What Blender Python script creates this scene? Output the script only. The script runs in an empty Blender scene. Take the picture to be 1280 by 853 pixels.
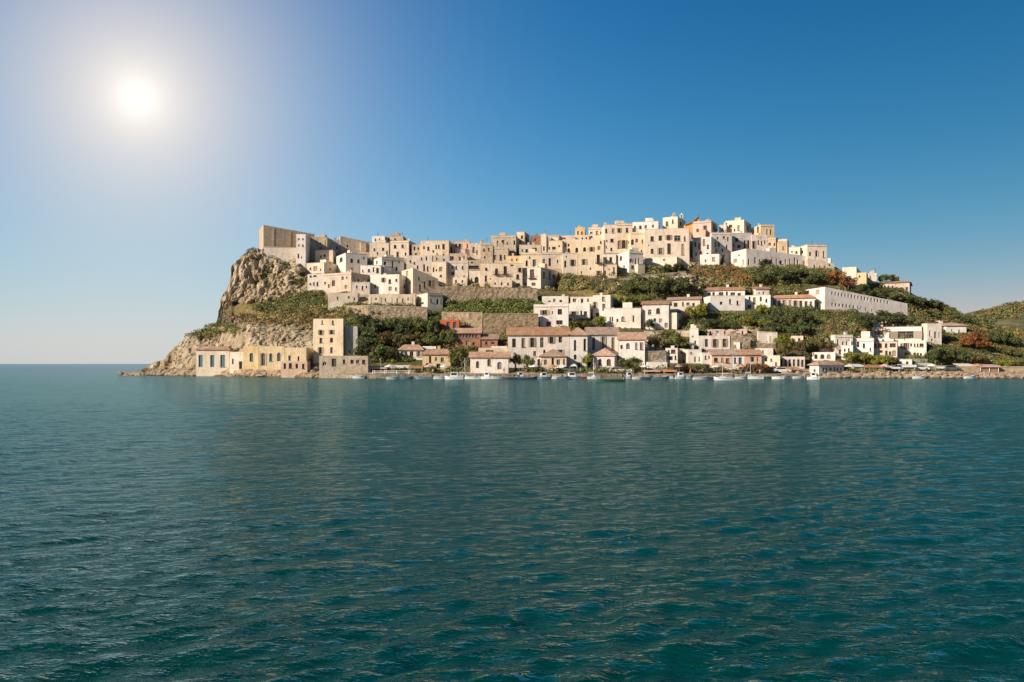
import bpy, math, random
import numpy as np
from mathutils import Vector, noise as mnoise
R = math.radians
sc = bpy.context.scene
COL = sc.collection
# ------------------------------------------------------------------ camera
F = 1100.0; HC = 3.5; HY = 455.0          # focal length in photo pixels, eye height, horizon row
cam_d = bpy.data.cameras.new('camera'); cam = bpy.data.objects.new('camera', cam_d); COL.objects.link(cam)
cam.location = (0, 0, HC); cam.rotation_euler = (R(90), 0, 0)
cam_d.sensor_width = 36; cam_d.lens = 36 * F / 1280; cam_d.shift_y = (HY - 426.5) / 1280
cam_d.clip_start = 0.5; cam_d.clip_end = 60000
sc.camera = cam
# ------------------------------------------------------------------ sun and sky
SUN = Vector((-0.80, -0.50, 0.46)).normalized()
sun_d = bpy.data.lights.new('sun', 'SUN'); sun = bpy.data.objects.new('sun', sun_d); COL.objects.link(sun)
sun_d.energy = 5.0; sun_d.angle = R(0.5); sun_d.color = (1.0, 0.91, 0.76)
sun.rotation_euler = SUN.to_track_quat('Z', 'Y').to_euler()
world = bpy.data.worlds.new('World'); sc.world = world; world.use_nodes = True
wn = world.node_tree; wn.nodes.clear()
def wnode(t, **k):
    n = wn.nodes.new(t)
    for a, b in k.items(): setattr(n, a, b)
    return n
out = wnode('ShaderNodeOutputWorld'); bg = wnode('ShaderNodeBackground')
sky = wnode('ShaderNodeTexSky', sky_type='NISHITA', sun_disc=False)
sky.sun_elevation = math.asin(SUN.z); sky.sun_rotation = math.atan2(SUN.x, SUN.y)
sky.altitude = 0; sky.air_density = 1.0; sky.dust_density = 0.4; sky.ozone_density = 2.5
bg.inputs[1].default_value = 0.10
def wmath(op, a, b=None, c=None):
    n = wnode('ShaderNodeMath', operation=op)
    for i, v in enumerate((a, b, c)):
        if v is None: continue
        if isinstance(v, (int, float)): n.inputs[i].default_value = v
        else: wn.links.new(v, n.inputs[i])
    return n.outputs[0]
def wmix(mode, fac, a, b):
    n = wnode('ShaderNodeMix', data_type='RGBA', blend_type=mode); n.clamp_factor = False
    for i, v in ((0, fac), (6, a), (7, b)):
        if isinstance(v, (int, float)): n.inputs[i].default_value = v
        elif isinstance(v, tuple): n.inputs[i].default_value = (*v, 1)
        else: wn.links.new(v, n.inputs[i])
    return n.outputs[2]
tc = wnode('ShaderNodeTexCoord')
nrm = wnode('ShaderNodeVectorMath', operation='NORMALIZE'); wn.links.new(tc.outputs['Generated'], nrm.inputs[0])
DISC = Vector(((172 - 640) / F, 1, (HY - 122) / F)).normalized()    # the visible disc of the sun
dt = wnode('ShaderNodeVectorMath', operation='DOT_PRODUCT'); wn.links.new(nrm.outputs[0], dt.inputs[0]); dt.inputs[1].default_value = DISC
ang = wmath('MULTIPLY', wmath('ARCCOSINE', wmath('MINIMUM', dt.outputs['Value'], 1.0)), 57.2958)
sep = wnode('ShaderNodeSeparateXYZ'); wn.links.new(nrm.outputs[0], sep.inputs[0])
el = wmath('MAXIMUM', sep.outputs['Z'], 0.0)
EXPO = 0.35; G = 10.0 / 2**EXPO            # sky values are written in picture units, then brought to the sky's own scale
spc = wnode('ShaderNodeSeparateColor'); wn.links.new(sky.outputs[0], spc.inputs[0])
def chan(i, a, p): return wmath('MULTIPLY', wmath('POWER', wmath('MULTIPLY', wmath('MAXIMUM', spc.outputs[i], 0.0), 0.1), p), a*G)
cmb = wnode('ShaderNodeCombineColor')
for i, (a, p) in enumerate(((1.40, 2.45), (0.61, 1.15), (0.61, 0.85))): wn.links.new(chan(i, a, p), cmb.inputs[i])
def gauss(x, w, p=2.0): return wmath('EXPONENT', wmath('MULTIPLY', wmath('POWER', wmath('DIVIDE', x, w), p), -1.0))
hz = wmath('MULTIPLY', wmath('MULTIPLY', wmath('EXPONENT', wmath('DIVIDE', el, -0.10)), gauss(ang, 28.0)), 0.97)
brt = wmath('ADD', wmath('MULTIPLY', gauss(ang, 31.0), 1.15), 1.0)
vsc = wnode('ShaderNodeVectorMath', operation='SCALE'); wn.links.new(cmb.outputs[0], vsc.inputs[0]); wn.links.new(brt, vsc.inputs['Scale'])
s1_ = wmix('MIX', hz, vsc.outputs[0], (0.70*G, 0.70*G, 0.70*G))
s2_ = wmix('MIX', wmath('MULTIPLY', gauss(ang, 8.6, 1.4), 0.9), s1_, (0.91*G, 0.82*G, 0.73*G))
core = wmath('MULTIPLY', gauss(ang, 1.3, 1.0), 0.5*G)
tot = wmix('ADD', 1.0, s2_, wmix('MULTIPLY', 1.0, (1.0, 0.95, 0.84), core))
wn.links.new(tot, bg.inputs[0]); wn.links.new(bg.outputs[0], out.inputs[0])
vs = sc.view_settings; vs.view_transform = 'Standard'; vs.look = 'None'; vs.gamma = 1; vs.use_curve_mapping = False
vs.exposure = EXPO
try:
    sc.cycles.use_denoising = True; sc.cycles.max_bounces = 6; sc.cycles.diffuse_bounces = 3
except Exception: pass
# ------------------------------------------------------------------ helpers
def pt(px, py, Y): return Vector(((px - 640) / F * Y, Y, HC + (HY - py) / F * Y))
def tag(o, label=None, cat=None, group=None, kind=None):
    if label: o['label'] = label
    if cat: o['category'] = cat
    if group: o['group'] = group
    if kind: o['kind'] = kind
    return o
def link(name, me, mat, parent=None, loc=None):
    o = bpy.data.objects.new(name, me); COL.objects.link(o)
    if mat is not None:
        for m in (mat if isinstance(mat, (list, tuple)) else [mat]): me.materials.append(m)
    if parent is not None: o.parent = parent
    if loc is not None: o.location = loc
    return o
def mesh(name, vs_, fs, smooth=False):
    me = bpy.data.meshes.new(name); me.from_pydata([tuple(v) for v in vs_], [], fs); me.update()
    if smooth: me.polygons.foreach_set('use_smooth', [True] * len(me.polygons))
    return me
def empty(name, loc):
    o = bpy.data.objects.new(name, None); COL.objects.link(o); o.location = loc; o.empty_display_size = 0.3; return o
class MB:
    def __init__(s): s.v = []; s.f = []; s.mi = []
    def quad(s, a, b, c, d, m=0):
        n = len(s.v); s.v += [tuple(a), tuple(b), tuple(c), tuple(d)]; s.f.append((n, n+1, n+2, n+3)); s.mi.append(m)
    def poly(s, pts, m=0):
        n = len(s.v); s.v += [tuple(p) for p in pts]; s.f.append(tuple(range(n, n+len(pts)))); s.mi.append(m)
    def box(s, o, ux, uy, uz, m=0):          # o corner, three edge vectors
        o = Vector(o); ux = Vector(ux); uy = Vector(uy); uz = Vector(uz)
        p = [o, o+ux, o+ux+uy, o+uy]; q = [a+uz for a in p]
        n = len(s.v); s.v += [tuple(a) for a in p+q]
        for f in ((3,2,1,0),(4,5,6,7),(0,1,5,4),(1,2,6,5),(2,3,7,6),(3,0,4,7)): s.f.append(tuple(n+i for i in f)); s.mi.append(m)
    def tube(s, pts, rad, k=6, m=0):
        n0 = len(s.v); pts = [Vector(p) for p in pts]
        for i, p in enumerate(pts):
            d = (pts[min(i+1, len(pts)-1)] - pts[max(i-1, 0)]).normalized()
            a = d.orthogonal().normalized(); b = d.cross(a); r = rad[i] if isinstance(rad, (list, tuple)) else rad
            for j in range(k):
                t = 2*math.pi*j/k; s.v.append(tuple(p + (a*math.cos(t) + b*math.sin(t))*r))
        for i in range(len(pts)-1):
            for j in range(k):
                s.f.append((n0+i*k+j, n0+i*k+(j+1)%k, n0+(i+1)*k+(j+1)%k, n0+(i+1)*k+j)); s.mi.append(m)
        s.f.append(tuple(n0+j for j in range(k))[::-1]); s.mi.append(m)
        s.f.append(tuple(n0+(len(pts)-1)*k+j for j in range(k))); s.mi.append(m)
    def build(s, name, mat, parent=None, loc=None, smooth=False):
        me = mesh(name, s.v, s.f, smooth); o = link(name, me, mat, parent, loc)
        if any(s.mi): me.polygons.foreach_set('material_index', s.mi)
        return o
# ------------------------------------------------------------------ materials
def newmat(name):
    m = bpy.data.materials.new(name); m.use_nodes = True; nt = m.node_tree; b = nt.nodes['Principled BSDF']; return m, nt, b
def nd(nt, t, ins=None, **k):
    n = nt.nodes.new(t)
    for a, b in k.items(): setattr(n, a, b)
    for a, b in (ins or {}).items():
        if hasattr(b, 'is_linked') or hasattr(b, 'links'): nt.links.new(b, n.inputs[a])
        else: n.inputs[a].default_value = b
    return n
def mixc(nt, mode, fac, a, b):
    n = nt.nodes.new('ShaderNodeMix'); n.data_type = 'RGBA'; n.blend_type = mode
    for i, v in ((0, fac), (6, a), (7, b)):
        if isinstance(v, (int, float)): n.inputs[i].default_value = v
        elif isinstance(v, (tuple, list)): n.inputs[i].default_value = (*v[:3], 1)
        else: nt.links.new(v, n.inputs[i])
    return n.outputs[2]
def ramp(nt, fac, stops):
    n = nt.nodes.new('ShaderNodeValToRGB'); e = n.color_ramp.elements
    while len(e) < len(stops): e.new(0.5)
    for q, (p, c) in zip(e, stops):
        q.position = p; q.color = (*c, 1) if isinstance(c, (tuple, list)) else (c, c, c, 1)
    nt.links.new(fac, n.inputs[0]); return n.outputs[0]
def wallmat(name, c, stone=0.0, stain=0.5, var=0.22, c2=None):
    m, nt, b = newmat(name)
    g = nd(nt, 'ShaderNodeNewGeometry'); oi = nd(nt, 'ShaderNodeObjectInfo')
    n1 = nd(nt, 'ShaderNodeTexNoise', {'Vector': g.outputs['Position'], 'Scale': 0.35, 'Detail': 6.0, 'Roughness': 0.65})
    mp = nd(nt, 'ShaderNodeMapping', {'Vector': g.outputs['Position'], 'Scale': (1.0, 1.0, 0.16)})
    n2 = nd(nt, 'ShaderNodeTexNoise', {'Vector': mp.outputs[0], 'Scale': 1.3, 'Detail': 5.0, 'Roughness': 0.6})
    n3 = nd(nt, 'ShaderNodeTexNoise', {'Vector': g.outputs['Position'], 'Scale': 2.6, 'Detail': 6.0, 'Roughness': 0.75})
    c2 = c2 or (c[0]*0.72, c[1]*0.62, c[2]*0.5)
    base = mixc(nt, 'MIX', ramp(nt, n1.outputs[0], [(0.45, 0.0), (0.70, 0.6)]), c, c2)
    base = mixc(nt, 'MULTIPLY', stain, base, ramp(nt, n2.outputs[0], [(0.34, (0.55, 0.48, 0.42)), (0.50, (1, 1, 1))]))
    base = mixc(nt, 'MULTIPLY', 0.2 + 0.55*stone, base, ramp(nt, n3.outputs[0], [(0.36, (0.45, 0.42, 0.4)), (0.55, (1.0, 1.0, 1.0)), (0.75, (1.12, 1.1, 1.06))]))
    if stone > 0.3:
        # stone courses and rubble
        mp2 = nd(nt, 'ShaderNodeMapping', {'Vector': g.outputs['Position'], 'Scale': (1.0, 1.0, 1.7)})
        vo = nd(nt, 'ShaderNodeTexVoronoi', {'Vector': mp2.outputs[0], 'Scale': 1.5})
        base = mixc(nt, 'MULTIPLY', stone*0.8, base, ramp(nt, vo.outputs['Color'], [(0.15, (0.6, 0.55, 0.5)), (0.8, (1.12, 1.08, 1.0))]))
    hv = nd(nt, 'ShaderNodeHueSaturation', {'Hue': 0.5, 'Color': base})
    mr = nd(nt, 'ShaderNodeMapRange', {'Value': oi.outputs['Random'], 'To Min': 1.0-var, 'To Max': 1.0+var*0.35}); nt.links.new(mr.outputs[0], hv.inputs['Value'])
    fr = nd(nt, 'ShaderNodeMath', {0: oi.outputs['Random'], 1: 7.31}, operation='MULTIPLY'); fr2 = nd(nt, 'ShaderNodeMath', {0: fr.outputs[0]}, operation='FRACT')
    mr2 = nd(nt, 'ShaderNodeMapRange', {'Value': fr2.outputs[0], 'To Min': 0.7, 'To Max': 1.1}); nt.links.new(mr2.outputs[0], hv.inputs['Saturation'])
    nt.links.new(hv.outputs[0], b.inputs['Base Color']); b.inputs['Roughness'].default_value = 0.9
    b.inputs['Specular IOR Level'].default_value = 0.2
    bp = nd(nt, 'ShaderNodeBump', {'Height': n3.outputs[0], 'Strength': 0.35 + 0.5*stone, 'Distance': 0.18}); nt.links.new(bp.outputs[0], b.inputs['Normal'])
    return m
def plain(name, c, rough=0.6, var=0.15, metal=0.0, noise_amt=0.25, nscale=2.0):
    m, nt, b = newmat(name)
    g = nd(nt, 'ShaderNodeNewGeometry'); n1 = nd(nt, 'ShaderNodeTexNoise', {'Vector': g.outputs['Position'], 'Scale': nscale, 'Detail': 5.0})
    base = mixc(nt, 'MULTIPLY', noise_amt, c, ramp(nt, n1.outputs[0], [(0.35, (0.3, 0.3, 0.3)), (0.65, (1, 1, 1))]))
    oi = nd(nt, 'ShaderNodeObjectInfo'); hv = nd(nt, 'ShaderNodeHueSaturation', {'Color': base})
    mr = nd(nt, 'ShaderNodeMapRange', {'Value': oi.outputs['Random'], 'To Min': 1-var, 'To Max': 1+var}); nt.links.new(mr.outputs[0], hv.inputs['Value'])
    nt.links.new(hv.outputs[0], b.inputs['Base Color']); b.inputs['Roughness'].default_value = rough; b.inputs['Metallic'].default_value = metal
    return m
M = {}
M['cream'] = wallmat('cream plaster', (0.82, 0.68, 0.49), 0.12, 0.35)
M['white'] = wallmat('white plaster', (0.78, 0.72, 0.63), 0.0, 0.35, 0.12)
M['stone'] = wallmat('tan stone', (0.64, 0.52, 0.37), 0.55, 0.45)
M['pale'] = wallmat('pale stone', (0.74, 0.64, 0.50), 0.35, 0.4)
M['pink'] = wallmat('pink plaster', (0.74, 0.52, 0.38), 0.15, 0.45)
M['yellow'] = wallmat('yellow plaster', (0.70, 0.55, 0.31), 0.2, 0.4, 0.12)
M['grey'] = wallmat('grey weathered and shade-toned plaster', (0.64, 0.57, 0.50), 0.3, 0.6)  # weathered; on the shaded houses the grey also puts shade into the colour
M['red'] = wallmat('red plaster', (0.58, 0.14, 0.05), 0.1, 0.35, 0.1)
M['brick'] = wallmat('red brown brick', (0.40, 0.20, 0.12), 0.5, 0.4)
M['orange'] = wallmat('orange plaster', (0.80, 0.50, 0.20), 0.1, 0.3, 0.1)
M['rubble'] = wallmat('rubble stone', (0.50, 0.40, 0.27), 1.0, 0.9, 0.22, (0.30, 0.24, 0.15))
M['tile'] = wallmat('terracotta tiles', (0.50, 0.29, 0.18), 0.7, 0.35, 0.25, (0.60, 0.47, 0.33))
M['tile_pale'] = wallmat('weathered pale tiles', (0.55, 0.36, 0.22), 0.6, 0.3, 0.2)
M['roof'] = wallmat('flat roof screed', (0.45, 0.38, 0.30), 0.3, 0.3)
M['trim'] = plain('stone trim', (0.55, 0.46, 0.34), 0.8)
M['frame'] = plain('brown window frame', (0.16, 0.10, 0.06), 0.6, 0.4)
M['frame_w'] = plain('pale window frame', (0.5, 0.45, 0.38), 0.6, 0.3)
M['pane'] = plain('dark window glass', (0.035, 0.03, 0.027), 0.25, 0.5)
M['shut_b'] = plain('blue shutter paint', (0.10, 0.18, 0.23), 0.6, 0.2)
M['shut_g'] = plain('grey brown shutter paint', (0.33, 0.26, 0.19), 0.7, 0.4)
M['door'] = plain('dark door wood', (0.07, 0.045, 0.03), 0.6, 0.4)
M['iron'] = plain('dark iron', (0.05, 0.045, 0.04), 0.6)
M['hull_w'] = plain('white boat paint', (0.78, 0.77, 0.74), 0.35, 0.08, 0, 0.1)
M['hull_b'] = plain('grey blue boat paint', (0.13, 0.22, 0.30), 0.35, 0.2, 0, 0.2)
M['hull_n'] = plain('navy boat paint', (0.03, 0.05, 0.10), 0.35, 0.2, 0, 0.2)
M['hull_g'] = plain('green boat paint', (0.03, 0.13, 0.09), 0.4, 0.1, 0, 0.3)
M['hull_r'] = plain('dark red boat paint', (0.25, 0.05, 0.04), 0.4, 0.1, 0, 0.3)
M['wood'] = plain('weathered wood', (0.30, 0.20, 0.12), 0.7, 0.2)
M['canvas'] = plain('pale canvas', (0.72, 0.68, 0.60), 0.8, 0.1)
M['canvas_o'] = plain('orange brown canvas', (0.5, 0.25, 0.12), 0.8, 0.15)
M['canvas_r'] = plain('pink canvas', (0.58, 0.36, 0.32), 0.8, 0.15)
M['car_g'] = plain('grey car paint', (0.12, 0.12, 0.13), 0.3, 0.2)
M['car_w'] = plain('white car paint', (0.7, 0.7, 0.7), 0.3, 0.05)
M['tyre'] = plain('black rubber', (0.02, 0.02, 0.02), 0.9)
M['bark'] = plain('bark', (0.12, 0.08, 0.05), 0.9, 0.3)
M['metal'] = plain('grey metal', (0.35, 0.35, 0.35), 0.4, 0.2)
def leafmat(name, c, amt=0.6):
    m, nt, b = newmat(name)
    oi = nd(nt, 'ShaderNodeObjectInfo'); at = nd(nt, 'ShaderNodeAttribute', attribute_name='shade')
    hv = nd(nt, 'ShaderNodeHueSaturation', {'Color': (*c, 1)})
    a = nd(nt, 'ShaderNodeMapRange', {'Value': oi.outputs['Random'], 'To Min': 0.75, 'To Max': 1.25})
    f = nd(nt, 'ShaderNodeMath', {0: at.outputs['Fac'], 1: a.outputs[0]}, operation='MULTIPLY'); nt.links.new(f.outputs[0], hv.inputs['Value'])
    fr = nd(nt, 'ShaderNodeMath', {0: oi.outputs['Random'], 1: 5.7}, operation='MULTIPLY'); fr2 = nd(nt, 'ShaderNodeMath', {0: fr.outputs[0]}, operation='FRACT')
    h = nd(nt, 'ShaderNodeMapRange', {'Value': fr2.outputs[0], 'To Min': 0.475, 'To Max': 0.51}); nt.links.new(h.outputs[0], hv.inputs['Hue'])
    nt.links.new(hv.outputs[0], b.inputs['Base Color']); b.inputs['Roughness'].default_value = 0.75; b.inputs['Specular IOR Level'].default_value = 0.15
    return m
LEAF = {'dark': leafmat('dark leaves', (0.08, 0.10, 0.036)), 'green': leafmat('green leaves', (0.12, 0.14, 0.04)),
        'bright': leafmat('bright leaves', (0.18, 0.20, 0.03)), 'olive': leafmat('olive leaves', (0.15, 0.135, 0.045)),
        'orange': leafmat('autumn leaves', (0.27, 0.13, 0.04)), 'brown': leafmat('dry brown leaves', (0.17, 0.10, 0.045))}
# ------------------------------------------------------------------ depth map of the hillside
ROWS = [485, 473, 467.5, 460, 440, 420, 405, 395, 380, 360, 340, 320, 300, 280, 255]
BASE = [208, 214, 215.5, 224, 232, 240, 247, 251, 258, 268, 280, 293, 306, 319, 335]
COLS = {130: [262, 265, 276, 279, 283, 286, 288, 289, 291, 294, 296, 298, 300, 302, 305],
        180: [250, 259, 268, 274, 279, 283, 286, 288, 291, 294, 296, 298, 300, 302, 305],
        250: [240, 250, 254, 258, 262, 266, 270, 280, 290, 293, 295, 297, 300, 304, 310],
        330: [222, 228, 230, 238, 243, 247, 252, 266, 280, 285, 288, 291, 300, 312, 324],
        400: [212, 219, 221, 229, 236, 243, 250, 257, 265, 274, 284, 295, 306, 319, 333],
        450: BASE, 1050: BASE,
        1120: [208, 214, 215.5, 224, 232, 241, 250, 256, 264, 276, 290, 305, 320, 335, 350],
        1200: [208, 214, 216, 227, 238, 250, 262, 272, 290, 310, 330, 350, 365, 380, 395],
        1280: [208, 215, 217, 230, 246, 264, 282, 297, 318, 340, 360, 380, 395, 405, 420],
        1520: [212, 220, 223, 236, 252, 270, 288, 303, 324, 345, 365, 385, 400, 410, 425]}
_cx = sorted(COLS); _ct = np.array([[np.interp(p, ROWS[::-1], COLS[c][::-1]) for p in np.arange(250, 490, 1.0)] for c in _cx])
def Ymap(px, py):
    r = np.clip(np.asarray(py, float) - 250, 0, 238.999); i = np.floor(r).astype(int); f = r - i
    c = np.clip(np.asarray(px, float), _cx[0], _cx[-1] - 1e-6); j = np.searchsorted(_cx, c, side='right') - 1
    j = np.clip(j, 0, len(_cx) - 2); cx = np.array(_cx); g = (c - cx[j]) / (cx[j+1] - cx[j]); g = g*g*(3 - 2*g)
    a = _ct[j, i]*(1 - f) + _ct[j, i+1]*f; b = _ct[j+1, i]*(1 - f) + _ct[j+1, i+1]*f
    return a*(1 - g) + b*g
def natural_z(px, Y):
    p = np.arange(485, 256, -1.0); y = Ymap(np.full_like(p, px), p); z = HC + (HY - p)/F*y
    return float(np.interp(Y, y, z))
def ground(px, py): return pt(px, py, float(Ymap(px, py)))
# vectorised value noise / fbm
def vnoise(p, seed=0):
    p = np.asarray(p, float); i = np.floor(p).astype(np.int64); f = p - i; f = f*f*(3 - 2*f)
    def h(a, b, c):
        n = (a*374761393 + b*668265263 + c*2147483647 + seed*1274126177) & 0x7fffffff
        n = ((n ^ (n >> 13))*1274126177) & 0x7fffffff; n = n ^ (n >> 16)
        return (n & 0xffff)/65535.0
    r = 0
    for dx in (0, 1):
        for dy in (0, 1):
            for dz in (0, 1):
                w = (f[..., 0] if dx else 1 - f[..., 0])*(f[..., 1] if dy else 1 - f[..., 1])*(f[..., 2] if dz else 1 - f[..., 2])
                r = r + w*h(i[..., 0] + dx, i[..., 1] + dy, i[..., 2] + dz)
    return r
def fbm(p, oct=4, seed=0, gain=0.5):
    p = np.asarray(p, float); a = 1.0; s = 0; t = 0
    for k in range(oct):
        s = s + a*(vnoise(p*2.0**k, seed + k) - 0.5); t += a*0.5; a *= gain
    return s/t
# ------------------------------------------------------------------ houses
FOOT = []        # footprints for levelling the ground
rnd = random.Random(5)
def facade(mb, O, u, n, L, z0, zt, drop0, drop1, holes, wallm=0):
    """outer skin of one wall from O along u (2-D unit vectors) with real openings; holes = (s0, s1, z0, z1, arch)"""
    O = Vector((O[0], O[1], 0)); U = Vector((u[0], u[1], 0)); N = Vector((n[0], n[1], 0))
    ss = sorted(set([0, L] + [h[0] for h in holes] + [h[1] for h in holes])); zs = sorted(set([z0, zt] + [h[2] for h in holes] + [h[3] for h in holes]))
    def P(s, z, d=0.0):
        zz = min(z, zt - (drop0 + (drop1 - drop0)*s/L))
        return O + U*s + N*(-d) + Vector((0, 0, zz))
    for a, b in zip(ss[:-1], ss[1:]):
        for c, d in zip(zs[:-1], zs[1:]):
            if b - a < 1e-6 or d - c < 1e-6: continue
            sm, zm = (a + b)/2, (c + d)/2
            if any(h[0] < sm < h[1] and h[2] < zm < h[3] for h in holes): continue
            mb.quad(P(a, c), P(b, c), P(b, d), P(a, d), wallm)
    dp = 0.32
    for (a, b, c, d, arch) in holes:
        mb.quad(P(a, c), P(a, d), P(a, d, dp), P(a, c, dp), wallm); mb.quad(P(b, c), P(b, c, dp), P(b, d, dp), P(b, d), wallm)
        mb.quad(P(a, c), P(a, c, dp), P(b, c, dp), P(b, c), wallm); mb.quad(P(a, d), P(b, d), P(b, d, dp), P(a, d, dp), wallm)
        if arch:
            r = (b - a)/2; r = min(r, (d - c)*0.5); m = (a + b)/2; K = 6
            for sgn in (-1, 1):
                pts = [(m + sgn*(b - a)/2*math.cos(t*math.pi/2/K), d - r + r*math.sin(t*math.pi/2/K)) for t in range(K + 1)]
                for (p, q) in zip(pts[:-1], pts[1:]):
                    mb.quad(P(p[0], p[1], 0.003), P(q[0], q[1], 0.003), P(q[0], d - 1e-4, 0.003), P(p[0], d - 1e-4, 0.003), wallm)
                    mb.quad(P(p[0], p[1], 0.003), P(q[0], q[1], 0.003), P(q[0], q[1], dp), P(p[0], p[1], dp), wallm)
def opening(root, org, O, u, n, hole, kind, zb):
    """window or door set in its recess: frame part with its pane (or door leaf)"""
    s0, s1, c, d, arch = hole; O = Vector((O[0], O[1], 0)) - Vector((org[0], org[1], 0)); U = Vector((u[0], u[1], 0)); N = Vector((n[0], n[1], 0)); Z = Vector((0, 0, 1))
    c -= org[2]; d -= org[2]
    def P(s, z, dep): return O + U*s - N*dep + Z*z
    w = s1 - s0; h = d - c; ft = min(0.09, w*0.12)
    mb = MB(); dep = 0.24
    for (a, b, e, f) in ((s0, s0 + ft, c, d), (s1 - ft, s1, c, d), (s0 + ft, s1 - ft, c, c + ft), (s0 + ft, s1 - ft, d - ft, d)):
        mb.box(P(a, e, dep), U*(b - a), N*0.06, Z*(f - e))
    door = kind in 'dD'
    if not door and w > 0.75: mb.box(P((s0 + s1)/2 - 0.03, c + ft, dep), U*0.06, N*0.05, Z*(h - 2*ft))
    if not door and h > 1.5: mb.box(P(s0 + ft, c + h*0.62, dep - 0.002), U*(w - 2*ft), N*0.05, Z*0.06)
    if kind not in 'dDx' and rnd.random() < 0.55: mb.box(P(s0 - 0.1, c - 0.12, 0.0), U*(w + 0.2), N*0.14, Z*0.12)   # sill
    fm = M['shut_b'] if kind in 'sS' else (M['frame_w'] if rnd.random() < 0.3 else M['frame'])
    o = mb.build('door' if door else 'window', fm, root)
    pb = MB(); pb.box(P(s0 + 0.01, c + 0.01, 0.31), U*(w - 0.02), N*0.05, Z*(h - 0.02))
    if kind == 'w' and w > .6 and h > 1.1:
        q = rnd.random(); kind = 'v' if q < .2 else ('h' if q < .4 else kind)
    if kind == 's':
        pb.build('shutter', M['shut_b'], o)
    elif kind == 'd': pb.build('door_leaf', M['door'], o)
    elif kind == 'v': pb.build('shutter', M['shut_g'], o)
    else: pb.build('pane', M['pane'], o)
    if kind == 'h':       # open shutters flat against the wall
        for sg in (-1, 1):
            k = MB(); a = s0 - w*0.5 - 0.02 if sg < 0 else s1 + 0.02
            k.box(P(a, c, 0.0), U*(w*0.5), N*0.05, Z*h); k.build('shutter', M['shut_g'] , o)
    if kind == 'b':
        k = MB(); e = 0.5; k.box(P(s0 - e, c - 0.18, 0), U*(w + 2*e), N*0.9, Z*0.14)
        for q in range(9): k.box(P(s0 - e + (w + 2*e - .05)*q/8, c - 0.04, -0.85), U*0.05, N*0.04, Z*0.9)
        k.box(P(s0 - e, c + 0.86, -0.85), U*(w + 2*e), N*0.05, Z*0.05)
        k.build('balcony', M['iron'], root)
def parse(ws):
    r = []
    for t in ws.split(';'):
        t = t.strip()
        if not t: continue
        kind = ''
        if t[-1].isalpha():
            while t[-1].isalpha(): kind = t[-1] + kind; t = t[:-1]
        v = [float(x) for x in t.split(',')]
        if len(v) == 4: r.append((*v, kind))
        else:      # px0,py0,px1,py1,n,w,h
            x0, y0, x1, y1, n, w, h = v; n = int(n)
            for i in range(n): r.append((x0 + (x1 - x0)*i/max(1, n-1), y0 + (y1 - y0)*i/max(1, n-1), w, h, kind))
    return r
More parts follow.
